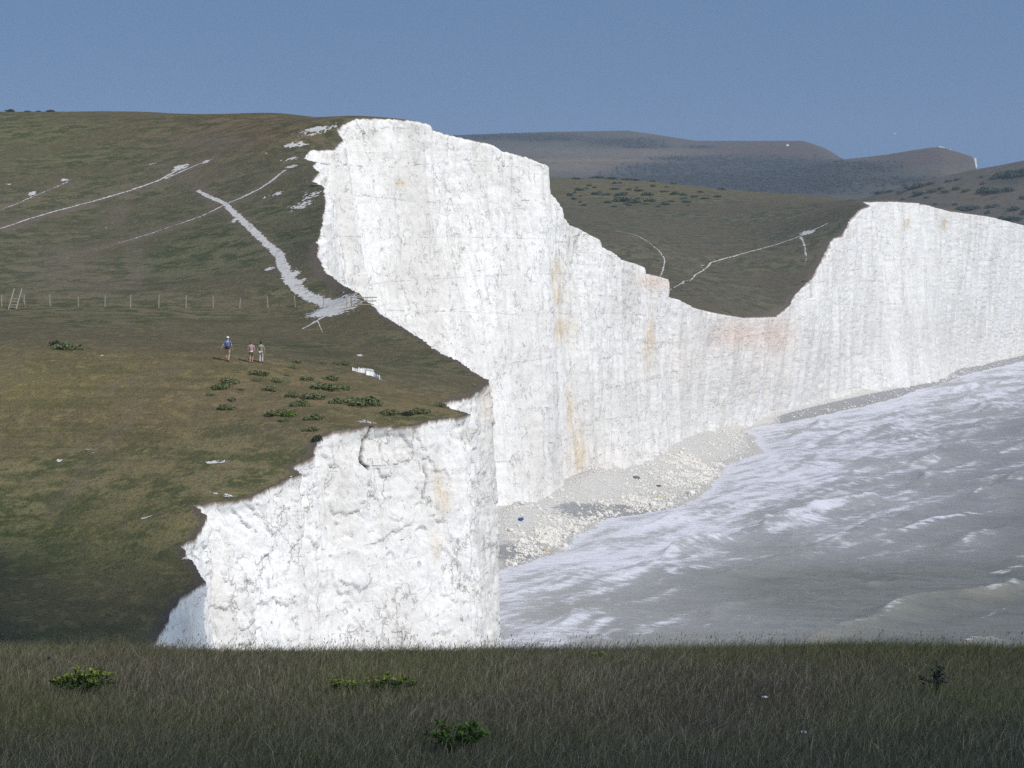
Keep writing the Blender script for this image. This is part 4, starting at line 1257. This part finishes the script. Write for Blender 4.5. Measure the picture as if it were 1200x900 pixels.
def join_meshes(name, meshes, mat):
    V, Fq, n_ = [], [], 0
    for m in meshes:
        V += [v.co[:] for v in m.vertices]; Fq += [[i + n_ for i in p.vertices] for p in m.polygons]; n_ = len(V)
    me = bpy.data.meshes.new(name); me.from_pydata(V, [], Fq); me.update()
    me.polygons.foreach_set('use_smooth', np.full(len(me.polygons), True))
    me.materials.append(mat)
    return me


def ball(c, r, sz=(1, 1, 1), cut=None):
    bm = bmesh.new(); bmesh.ops.create_uvsphere(bm, u_segments=14, v_segments=10, radius=1)
    for v in bm.verts: v.co = Vector((c[0] + v.co.x * r * sz[0], c[1] + v.co.y * r * sz[1], c[2] + v.co.z * r * sz[2]))
    if cut:
        bmesh.ops.delete(bm, geom=[v for v in bm.verts if cut(v.co)], context='VERTS')
    me = bpy.data.meshes.new('b'); bm.to_mesh(me); bm.free()
    return me


M['skin'] = plain('skin', (.50, .31, .23), .6, .08)
M['shoe'] = plain('dark_leather', (.035, .03, .028), .6)


def person(px, py, height, rz, label, legs, arms, shirt, lower, lower_len, hair, cap=None, extra=None):
    P = hit(px, py)
    s_ = height / 1.78
    r = empty('person', P - Vector((0, 0, .02)), rz); r.scale = (s_, s_, s_)
    tag(r, label, 'person')
    J = {'pel': (0, 0, .94), 'spi': (0, .015, 1.12), 'che': (0, .02, 1.32), 'nec': (0, .02, 1.47), 'hea': (0, .045, 1.56), 'top': (0, .05, 1.69)}
    (lk, la), (rk, ra) = legs
    (le, lw), (re, rw) = arms
    J.update(lh=(-.095, 0, .89), lk=lk, la=la, rh=(.095, 0, .89), rk=rk, ra=ra, ls=(-.185, .01, 1.41), le=le, lw=lw, rs=(.185, .01, 1.41), re=re, rw=rw)
    for q in 'lr':
        a = J[q + 'a']; J[q + 't'] = (a[0] * 1.15, a[1] + .15, max(.03, a[2] - .05)); w_ = J[q + 'w']; J[q + 'p'] = (w_[0] * 1.03, w_[1] + .015, w_[2] - .08)
    names = list(J)
    E = [('pel', 'spi'), ('spi', 'che'), ('che', 'nec'), ('nec', 'hea'), ('hea', 'top')]
    for q in 'lr':
        E += [('pel', q + 'h'), (q + 'h', q + 'k'), (q + 'k', q + 'a'), (q + 'a', q + 't'), ('che', q + 's'), (q + 's', q + 'e'), (q + 'e', q + 'w'), (q + 'w', q + 'p')]
    R = dict(pel=(.135, .1), spi=(.13, .09), che=(.15, .105), nec=.055, hea=.085, top=.075)
    for q in 'lr': R.update({q + 'h': .085, q + 'k': .058, q + 'a': .042, q + 't': .04, q + 's': .055, q + 'e': .042, q + 'w': .03, q + 'p': (.038, .02)})
    body = skin([J[n_] for n_ in names], [(names.index(a), names.index(b)) for a, b in E], [R[n_] for n_ in names])
    bits = [body, ball((0, .145, 1.60), .017, (1, 1.2, 1.5)), ball((-.09, .04, 1.60), .025, (.4, .8, 1.2)), ball((.09, .04, 1.60), .025, (.4, .8, 1.2)),
            ball((-.035, .128, 1.625), .012), ball((.035, .128, 1.625), .012), ball((0, .13, 1.555), .02, (1.3, .5, .35))]
    for q, sg in (('l', -1), ('r', 1)):
        p_ = Vector(J[q + 'p'])
        for i in range(5):
            oy = (-.03 + .018 * i) if i < 4 else .045
            l1 = (.04, .045, .042, .035, .03)[i]
            v = [tuple(p_ + Vector((0, oy * .8, .01 if i < 4 else .04))), tuple(p_ + Vector((sg * .003, oy, -.03 if i < 4 else .005))), tuple(p_ + Vector((-sg * .006, oy + .006, -.03 - l1 if i < 4 else -.03)))]
            bits.append(skin(v, [(0, 1), (1, 2)], [.010, .0095, .008]))
    obj('body', join_meshes('body', bits, M['skin']), r)

    def lerp(a, b, t_): return tuple(np.array(a) * (1 - t_) + np.array(b) * t_)
    # shirt
    v = [J['pel'], J['spi'], J['che'], lerp(J['che'], J['nec'], .7), J['ls'], lerp(J['ls'], J['le'], .75), J['rs'], lerp(J['rs'], J['re'], .75)]
    v[0] = (0, 0, .93)
    obj('shirt', join_meshes('shirt', [skin(v, [(0, 1), (1, 2), (2, 3), (2, 4), (4, 5), (2, 6), (6, 7)], [(.165, .122), (.155, .112), (.172, .125), .075, .075, .066, .075, .066])], shirt), r)
    v = [(0, 0, .96), J['lh'], J['rh']]; e = [(0, 1), (0, 2)]; rd = [(.15, .115), .108, .108]
    for q, b in (('l', 1), ('r', 2)):
        if lower_len <= 1:
            v.append(lerp(J[q + 'h'], J[q + 'k'], lower_len)); e.append((b, len(v) - 1)); rd.append(.085)
        else:
            v.append(J[q + 'k']); e.append((b, len(v) - 1)); rd.append(.078)
            v.append(lerp(J[q + 'k'], J[q + 'a'], .95)); e.append((len(v) - 2, len(v) - 1)); rd.append(.066)
    obj('trousers' if lower_len > 1 else 'shorts', join_meshes('lower', [skin(v, e, rd)], lower), r)
    for q in 'lr':
        a, t_ = J[q + 'a'], J[q + 't']
        obj('shoe', join_meshes('shoe', [skin([(a[0], a[1] - .04, a[2] - .03), (a[0], a[1] + .03, a[2] - .035), (t_[0], t_[1] + .02, t_[2])], [(0, 1), (1, 2)], [.05, .055, .045])], M['shoe']), r)
    if hair: obj('hair', join_meshes('hair', [ball((0, .03, 1.645), .105, (.9, 1.05, 1.1), lambda c: c.y > .09 and c.z < 1.68 or c.z < 1.545)], hair), r)
    if cap:
        c1 = ball((0, .04, 1.67), .112, (.95, 1.05, .95), lambda c: c.z < 1.655)
        bm = bmesh.new()
        n_ = 10
        up = [bm.verts.new((.1 * math.cos(math.pi * i / n_), .11 + .12 * math.sin(math.pi * i / n_), 1.665)) for i in range(n_ + 1)]
        dn = [bm.verts.new((v_.co.x, v_.co.y, 1.655)) for v_ in up]
        bm.faces.new(up); bm.faces.new(dn[::-1])
        for i in range(n_): bm.faces.new((up[i], dn[i], dn[i + 1], up[i + 1]))
        pk = bpy.data.meshes.new('pk'); bm.to_mesh(pk); bm.free()
        obj('cap', join_meshes('cap', [c1, pk], cap), r)
    if extra: extra(r, J)
    return r


def bag(r, name, c, size, mat):
    bm = bmesh.new(); bmesh.ops.create_cube(bm, size=1)
    bmesh.ops.bevel(bm, geom=list(bm.edges), offset=.22, segments=3, affect='EDGES')
    for v in bm.verts: v.co = Vector((c[0] + v.co.x * size[0], c[1] + v.co.y * size[1], c[2] + v.co.z * size[2]))
    return obj(name, from_bm(name, bm, mat, True), r)


def strap(r, z, rx, ry, mat):
    bm = bmesh.new(); ring = [[], []]
    for j in range(24):
        a = 2 * math.pi * j / 24
        for q, zz_ in enumerate((z - .025, z + .025)): ring[q].append(bm.verts.new((rx * math.cos(a), ry * math.sin(a) + .005, zz_)))
    for j in range(24): bm.faces.new((ring[0][j], ring[0][(j + 1) % 24], ring[1][(j + 1) % 24], ring[1][j]))
    obj('belt', from_bm('belt', bm, mat), r)


red, blue = plain('dark_red_nylon', (.10, .02, .035), .7), plain('blue_cotton', (.075, .16, .36), .9)


def ex1(r, J):
    bag(r, 'waist_bag', (-.03, -.155, 1.0), (.36, .15, .2), red); strap(r, 1.02, .185, .14, red)


def ex2(r, J):
    bag(r, 'waist_bag', (.0, -.14, .93), (.27, .1, .16), plain('cream_canvas', (.62, .58, .48), .9)); strap(r, .97, .18, .135, plain('cream_webbing', (.5, .46, .38), .9))


person(267, 423.5, 1.86, .08, 'walker in blue top, white cap and pale shorts with a dark red waist bag',
       [((-.10, .16, .5), (-.06, .1, .09)), ((.085, .08, .48), (.05, -.16, .1))], [((-.33, -.06, 1.17), (-.44, -.08, .94)), ((.27, -.02, 1.13), (.29, .1, .9))],
       blue, plain('beige_cotton', (.50, .45, .35), .9), .8, plain('grey_hair', (.25, .23, .2), .9), plain('white_cotton', (.72, .72, .7), .9), ex1)
person(294.5, 425.3, 1.62, 0, 'walker in a mauve shirt, cream waist bag and grey shorts, between the other two walkers',
       [((-.1, -.02, .48), (-.08, -.1, .09)), ((.09, .2, .52), (.07, .17, .1))], [((-.27, .0, 1.15), (-.27, .06, .93)), ((.26, .02, 1.15), (.27, .05, .93))],
       plain('mauve_cotton', (.40, .27, .33), .9), plain('grey_cotton', (.22, .215, .19), .9), .85, plain('auburn_hair', (.16, .07, .06), .8), None, ex2)
person(305.8, 425.3, 1.62, -.1, 'walker with black hair in a grey-green shirt and pale trousers, rightmost of three',
       [((-.1, .06, .48), (-.08, -.02, .09)), ((.09, .16, .5), (.09, .12, .1))], [((-.28, .0, 1.15), (-.32, .04, .93)), ((.28, -.02, 1.15), (.30, .05, .95))],
       plain('sage_cotton', (.23, .27, .22), .9), plain('pale_grey_cotton', (.50, .50, .47), .9), 2, plain('black_hair', (.015, .014, .014), .6))

# ------------------------------------------------------------------ gull, house
P = at(1048, 157, 5)
g = tag(empty('gull', P, .9), 'tiny white gull flying in the blue sky above the far headland', 'gull')
white = plain('white_feathers', (.8, .8, .8), .9, .03)
body = skin([(0, -.3, 0), (0, -.12, .0), (0, .08, .01), (0, .22, .03), (0, .29, .03)], [(0, 1), (1, 2), (2, 3), (3, 4)], [.03, .07, .085, .05, .02])
obj('body', join_meshes('body', [body], white), g)
for sg in (-1, 1):
    bm = bmesh.new()
    outl = [(.04, .12, 0), (.25, .16, .16), (.5, .08, .2), (.72, -.12, .16), (.5, -.06, .19), (.25, -.02, .14), (.04, -.08, 0)]
    t_ = [bm.verts.new((sg * a, b, c + .02)) for a, b, c in outl]; d_ = [bm.verts.new((sg * a, b, c)) for a, b, c in outl]
    bm.faces.new(t_); bm.faces.new(d_[::-1])
    for i in range(7): bm.faces.new((t_[i], d_[i], d_[(i + 1) % 7], t_[(i + 1) % 7]))
    obj('wing', from_bm('wing', bm, plain('grey_feathers', (.6, .62, .65), .9, .03)), g)

P = hit(922.5, 171, (HILLS[0],))
if P:
    hs = tag(empty('house', P, .5, .55), 'tiny lone white house on the brown far ridge', 'house')
    bm = bmesh.new()
    for x0_, x1_ in ((-2.4, 2.4),):
        vs_ = [bm.verts.new(c) for c in [(-2.6, -1.8, -1), (2.6, -1.8, -1), (2.6, 1.8, -1), (-2.6, 1.8, -1), (-2.6, -1.8, 2.2), (2.6, -1.8, 2.2), (2.6, 1.8, 2.2), (-2.6, 1.8, 2.2), (-2.6, 0, 3.4), (2.6, 0, 3.4)]]
        for f in ((0, 1, 5, 4), (1, 2, 6, 9, 5), (2, 3, 7, 6), (3, 0, 4, 8, 7)): bm.faces.new([vs_[i] for i in f])
    obj('wall', from_bm('wall', bm, plain('white_render', (.8, .8, .78), .9, .03)), hs)
    bm = bmesh.new()
    bm_beam(bm, (-2.8, -1.05, 2.85), (2.8, -1.05, 2.85), 2.5, .15, side=(0, 1, .66)); bm_beam(bm, (-2.8, 1.05, 2.85), (2.8, 1.05, 2.85), 2.5, .15, side=(0, 1, -.66))
    obj('roof', from_bm('roof', bm, plain('pale_slate', (.4, .38, .36), .8)), hs)

# small scarps where the turf has torn near the cliff
bm = bmesh.new()
for (xa, ya, xb_, yb_, hpx) in [(413, 434, 420, 436, 6), (420, 436, 428, 437.5, 9), (428.5, 439, 438, 441, 9), (438, 441, 447, 446, 8)]:
    a, b = hit(xa, ya), hit(xb_, yb_)
    if not a or not b: continue
    n_ = 10; h_ = hpx / 15.6
    t0_, d0_ = [], []
    for i in range(n_ + 1):
        p = a.lerp(b, i / n_); z_ = drop(p.x, p.y)
        j_ = .05 * math.sin(i * 2.7 + xa)
        t0_.append(bm.verts.new((p.x, p.y + j_, z_ + h_ * .55 + .05 * math.sin(i * 1.9)))); d0_.append(bm.verts.new((p.x, p.y - .18 + j_, z_ - h_ * .45)))
    bk = [bm.verts.new((v.co.x, v.co.y + 1.2, (drop(v.co.x, v.co.y + 1.2) or v.co.z) - .02)) for v in t0_]
    for i in range(n_):
        bm.faces.new((d0_[i], d0_[i + 1], t0_[i + 1], t0_[i]))
        f = bm.faces.new((t0_[i], t0_[i + 1], bk[i + 1], bk[i])); f.material_index = 1
sc_me = from_bm('chalk_scarp', bm, plain('fresh_chalk', (.78, .77, .75), .95, .1, 3)); sc_me.materials.append(M['soil'])
tag(obj('bare_chalk', sc_me), kind='structure')

# ------------------------------------------------------------------ foreground grass
NB = 400000
r = np.random.default_rng(77)
yy = r.uniform(10.5, 25.6, NB * 2); xx = r.uniform(-1, 1, NB * 2) * (yy * .2 + 2.4)
keep = r.uniform(0, 1, NB * 2) < np.clip(.55 + .5 * fbm(xx * 1.1, yy * .8, 2.0, 3), .2, 1)
xx, yy = xx[keep][:NB], yy[keep][:NB]; nb = len(xx)


def blades(xx, yy, h_, w_, lean, r, z_):
    nb = len(xx)
    az = r.uniform(0, 2 * np.pi, nb); wv = np.stack([np.cos(az), np.sin(az) * .35, 0 * az], 1)
    ld_ = np.stack([lean, r.normal(0, .22, nb), np.zeros(nb)], 1)
    base = np.stack([xx, yy, z_ - .01], 1); up = np.array([0, 0, 1.0])
    P1 = base + (up * .55 + ld_ * .22) * h_[:, None]; P2 = base + (up * .93 + ld_ * .85) * h_[:, None]
    V = np.stack([base - wv * w_[:, None], base + wv * w_[:, None], P1 - wv * w_[:, None] * .8, P1 + wv * w_[:, None] * .8, P2 - wv * w_[:, None] * .12, P2 + wv * w_[:, None] * .12], 1)
    i0 = np.arange(nb)[:, None] * 6
    Fc = np.concatenate([i0 + [0, 1, 3, 2], i0 + [2, 3, 5, 4]], 0)
    return V.reshape(-1, 3), Fc


patch = fbm(xx * .7, yy * .5, 8.0, 3)
patch2 = fbm(xx * .35 + 9, yy * .22, 4.0, 3)
hh = r.lognormal(math.log(.06), .45, nb) * (1 + .5 * patch); hh = np.clip(hh, .025, .2)
V, Fc = blades(xx, yy, hh, r.uniform(.0011, .0029, nb), .28 + .55 * r.normal(size=nb) + .3 * patch, r, zfg(xx, yy))
tone = np.clip(.42 + .42 * r.normal(size=nb) + .5 * patch2, 0, 1) ** 1.2
green = np.clip(.36 + .9 * patch2 + .22 * r.normal(size=nb) + .3 * sstep(1, 3.5, xx) * sstep(17, 21, yy) + .12 * sstep(19, 22, yy), 0, 1)


def grass_material():
    t = NT('dry_grass')
    g_ = t.attr('green'); o_ = t.attr('tone')
    c = t.mix(o_, (.092, .078, .056), (.43, .365, .265))
    c = t.mix(g_, c, t.mix(o_, (.085, .095, .025), (.19, .20, .065)))
    t.color(c); t.rough(.8)
    return t.m


M['grass'] = grass_material()
me = mesh_np('grass', V, Fc, M['grass'], {'tone': np.repeat(tone, 6), 'green': np.repeat(green, 6)})
tag(obj('grass', me), kind='stuff')
# flowering stalks
ns = 2000
yy = r.uniform(13, 24.6, ns); xx = r.uniform(-1, 1, ns) * (yy * .2 + 2.4)
hh = r.uniform(.09, .22, ns)
V, Fc = blades(xx, yy, hh, np.full(ns, .0014), .12 + .14 * r.normal(size=ns), r, zfg(xx, yy))
tips = V.reshape(-1, 6, 3)[:, 4:].mean(1)
hv, hf = [], []
for i, tp in enumerate(tips):
    l_ = r.uniform(.012, .035); w_ = r.uniform(.002, .0045)
    hv += [tp + np.array([0, 0, -l_ * .4]), tp + np.array([w_, 0, 0]), tp + np.array([.2 * l_, 0, l_ * .7]), tp + np.array([-w_, 0, 0]), tp + np.array([0, w_, 0]), tp + np.array([0, -w_, 0])]
    b_ = len(V) + i * 6
    hf += [[b_, b_ + 1, b_ + 2, b_ + 3], [b_, b_ + 4, b_ + 2, b_ + 5]]
V = np.concatenate([V, np.array(hv)]); Fc = np.concatenate([Fc, np.array(hf)])
me = mesh_np('grass', V, Fc, plain('seed_heads', (.20, .16, .11), .9, .3, 8))
tag(obj('grass', me), kind='stuff')


# leafy plants in the foreground
def leafy(px, py, w_, h_, name, label, cols, leaf, n, seed, tops=None, cat='plant'):
    P = hit(px, py, (BF,))
    k_ = F / P.y; W_, H_ = w_ / k_, h_ / k_
    r_ = tag(empty(name, P - Vector((0, 0, .02))), label, cat)
    rr_ = random.Random(seed); bm = bmesh.new(); ends = []
    for i in range(n):
        a = rr_.uniform(0, 6.28); q = rr_.uniform(.1, 1) ** .6
        e_ = Vector((math.cos(a) * W_ / 2 * q, math.sin(a) * W_ / 2.6 * q, H_ * rr_.uniform(.55, 1.0) * (1.15 - .5 * q)))
        mid = e_ * .55 + Vector((0, 0, H_ * .15))
        bm_beam(bm, (e_.x * .15, e_.y * .15, -.02), mid, .005); bm_beam(bm, mid, e_, .004); ends += [e_, mid, mid.lerp(e_, .5)]
    obj('stem', from_bm('stem', bm, M['stem']), r_)
    rs = np.random.default_rng(seed)
    V_, F_, n_ = [], [], 0
    for e_ in ends:
        for j in range(7):
            d = rs.normal(size=3); d[2] = abs(d[2]) * .6; d /= np.linalg.norm(d)
            s_ = leaf * rs.uniform(.6, 1.3); side = np.cross(d, rs.normal(size=3)); side /= np.linalg.norm(side)
            b0 = np.array(e_) + rs.normal(size=3) * leaf * .35
            V_ += [b0, b0 + d * s_ * .5 + side * s_ * .28, b0 + d * s_, b0 + d * s_ * .5 - side * s_ * .28]; F_.append([n_, n_ + 1, n_ + 2, n_ + 3]); n_ += 4
    obj('foliage', mesh_np('foliage', np.array(V_), np.array(F_), leaf_material(name + '_leaves', cols), smooth=False), r_)
    if tops:
        mt_ = leaf_material(name + '_tops', tops)
        for e_ in ends[::3]:
            if e_.z < H_ * .6: continue
            V_, F_, n_ = [], [], 0
            for j in range(16):
                d = rs.normal(size=3); d[2] = abs(d[2]) * .5; s_ = leaf * .5
                b0 = np.array([0, 0, leaf * .4]) + d * leaf * .5; sd = rs.normal(size=3) * s_ * .5; s2 = rs.normal(size=3) * s_ * .5
                V_ += [b0 - sd, b0 + s2, b0 + sd, b0 - s2]; F_.append([n_, n_ + 1, n_ + 2, n_ + 3]); n_ += 4
            obj('flower_head', mesh_np('flower_head', np.array(V_), np.array(F_), mt_, smooth=False), r_, e_)


GR = [(.04, .065, .022), (.08, .115, .032), (.055, .085, .027)]
YG = [(.20, .25, .04), (.34, .37, .07), (.25, .30, .05)]
leafy(100, 815, 78, 36, 'leafy_plant', 'wide dark leafy plant with yellow-green tops in the foreground grass', GR, .024, 60, 1, YG)
leafy(402, 814, 34, 24, 'leafy_plant', 'small bright yellow-green plant in the foreground grass, touching the larger pale spray', GR, .022, 20, 2, YG)
leafy(457, 812, 66, 26, 'leafy_plant', 'loose pale green spray in the foreground grass below the white cliff', GR, .02, 30, 3, YG)
leafy(535, 880, 86, 40, 'leafy_plant', 'vivid green leafy plant lowest in the foreground grass', [(.04, .075, .018), (.08, .13, .03), (.055, .095, .024)], .024, 40, 4, [(.12, .20, .04), (.20, .26, .05), (.15, .22, .04)])
leafy(700, 772, 20, 10, 'leafy_plant', 'tiny yellow-green sprig near the top of the foreground grass under the sea', GR, .024, 7, 5, YG)
DK = [(.035, .04, .038), (.075, .08, .075), (.05, .06, .05)]
leafy(1098, 815, 44, 46, 'thistle', 'tall dark thistle standing in the foreground grass at the right', DK, .026, 8, 6)
leafy(58, 778, 12, 14, 'thistle', 'small thistle with a violet head behind the wide leafy plant', DK, .018, 4, 7, [(.12, .08, .2), (.18, .12, .28), (.15, .1, .24)])
for px, py, lb, sd in [(896, 822, 'small white chalk stone in the foreground grass, the upper of two', 51), (941, 864, 'small white chalk stone in the foreground grass, the lower of two', 52)]:
    P = hit(px, py, (BF,)); o = obj('stone', rock_mesh('stone', sd, M['rock']), None, P + Vector((0, 0, .03))); o.scale = (.05, .035, .03); tag(o, lb, 'stone')
# ------------------------------------------------------------------ light, air, camera
EL, AZ = math.radians(45), math.atan2(.75, -.66)
SUN = Vector((math.sin(AZ) * math.cos(EL), math.cos(AZ) * math.cos(EL), math.sin(EL)))
ld = bpy.data.lights.new('sun', 'SUN'); ld.energy = 3.75; ld.angle = math.radians(.55); ld.color = (1.0, .935, .855)
lo = obj('sun', ld); lo.rotation_mode = 'QUATERNION'; lo.rotation_quaternion = SUN.to_track_quat('Z', 'Y')
lo.location = (200, -200, 300)

w = bpy.data.worlds.new('World'); SC.world = w; w.use_nodes = True
nt = w.node_tree; bg = nt.nodes['Background']
sky = nt.nodes.new('ShaderNodeTexSky'); sky.sky_type = 'NISHITA'; sky.sun_disc = False
sky.sun_elevation = EL; sky.sun_rotation = AZ; sky.air_density = 1.0; sky.dust_density = .3; sky.ozone_density = 3.0; sky.altitude = 50
tc = nt.nodes.new('ShaderNodeTexCoord')
sepw = nt.nodes.new('ShaderNodeSeparateXYZ'); nt.links.new(tc.outputs['Generated'], sepw.inputs[0])
mr = nt.nodes.new('ShaderNodeMapRange'); mr.interpolation_type = 'SMOOTHSTEP'      # a deeper blue, rain-washed sky to the north west
for i_, v_ in zip((1, 2, 3, 4), (-.1, .8, 0, .5)): mr.inputs[i_].default_value = v_
nt.links.new(sepw.outputs[1], mr.inputs[0])
cw = nt.nodes.new('ShaderNodeCombineXYZ'); nt.links.new(mr.outputs[0], cw.inputs[2])
mp = nt.nodes.new('ShaderNodeVectorMath'); mp.operation = 'ADD'
nt.links.new(tc.outputs['Generated'], mp.inputs[0]); nt.links.new(cw.outputs[0], mp.inputs[1])
nm_ = nt.nodes.new('ShaderNodeVectorMath'); nm_.operation = 'NORMALIZE'; nt.links.new(mp.outputs[0], nm_.inputs[0])
nt.links.new(nm_.outputs[0], sky.inputs[0])
tintn = nt.nodes.new('ShaderNodeMix'); tintn.data_type = 'RGBA'; tintn.blend_type = 'MULTIPLY'; tintn.inputs[0].default_value = 1
tintn.inputs[7].default_value = (1.31, 1.37, 1.31, 1)
nt.links.new(sky.outputs[0], tintn.inputs[6]); nt.links.new(tintn.outputs[2], bg.inputs['Color'])
bg.inputs['Strength'].default_value = .1

# a low summer cloud behind and to the right of the camera; its shadow lies on the camera's hill and the hollow below
bm = bmesh.new()
t0 = (820 - 30) / SUN.z
off_ = SUN * t0
rr = random.Random(5)
foot_ = []
while len(foot_) < 2720:
    x_ = rr.uniform(-190, 90); y_ = rr.uniform(-120, 150)
    lim = 158 if x_ < -11.5 else 158 - 40 * min(1, (x_ + 11.5) / 8)
    lim -= abs(rr.gauss(0, 5))
    if y_ > lim - 4 or x_ > 70 + rr.gauss(0, 8): continue
    foot_.append((x_, y_))
for _ in range(75):      # thicker towards its rim
    foot_.append((rr.uniform(-75, -13), rr.uniform(96, 150)))
bmesh.ops.create_icosphere(bm, subdivisions=1, radius=1)
ic = np.array([v.co[:] for v in bm.verts]); bm.verts.ensure_lookup_table(); icf = np.array([[v.index for v in f.verts] for f in bm.faces]); bm.free()
cv, cf = [], []
for i_, (x_, y_) in enumerate(foot_):
    d_ = Vector((x_, y_, 30)) + off_ + SUN * rr.uniform(-30, 45)
    cv.append(ic * rr.uniform(2.6, 5.2) + np.array(d_[:])); cf.append(icf + 12 * 0 + i_ * len(ic))
tag(obj('cloud', mesh_np('cloud', np.concatenate(cv), np.concatenate(cf), plain('cloud_white', (.85, .86, .88), .95, .02, .05))), kind='stuff')

# air
bm = bmesh.new()
bmesh.ops.create_cube(bm, size=1)
lo_, hi_ = Vector((-900, -400, -4.5)), Vector((3100, 4600, 260))
for v in bm.verts:
    v.co = Vector([lo_[i] if v.co[i] < 0 else hi_[i] for i in range(3)])
hm = bpy.data.materials.new('air'); hm.use_nodes = True
hn = hm.node_tree; hn.nodes.remove(hn.nodes['Principled BSDF'])
pv = hn.nodes.new('ShaderNodeVolumePrincipled'); pv.inputs['Color'].default_value = (.68, .80, 1, 1)
pv.inputs['Density'].default_value = .00014; pv.inputs['Anisotropy'].default_value = .1
hn.links.new(pv.outputs[0], hn.nodes['Material Output'].inputs['Volume'])
tag(obj('haze', from_bm('haze', bm, hm)), kind='stuff')

cam = bpy.data.cameras.new('camera'); cam.sensor_width = 36; cam.sensor_fit = 'HORIZONTAL'; cam.lens = 36 * F / 1200
cam.clip_start = .5; cam.clip_end = 12000
co = obj('camera', cam); co.location = (0, 0, H); co.rotation_euler = (math.pi / 2 - PITCH, 0, 0)
SC.camera = co
SC.render.engine = 'CYCLES'
SC.view_settings.view_transform = 'Standard'; SC.view_settings.look = 'None'; SC.view_settings.exposure = 0; SC.view_settings.gamma = 1
SC.cycles.use_denoising = False
SC.cycles.sample_clamp_direct = 3.0; SC.cycles.sample_clamp_indirect = 2.0
SC.cycles.max_bounces = 5; SC.cycles.volume_bounces = 0
SC.render.resolution_x = 1024; SC.render.resolution_y = 768
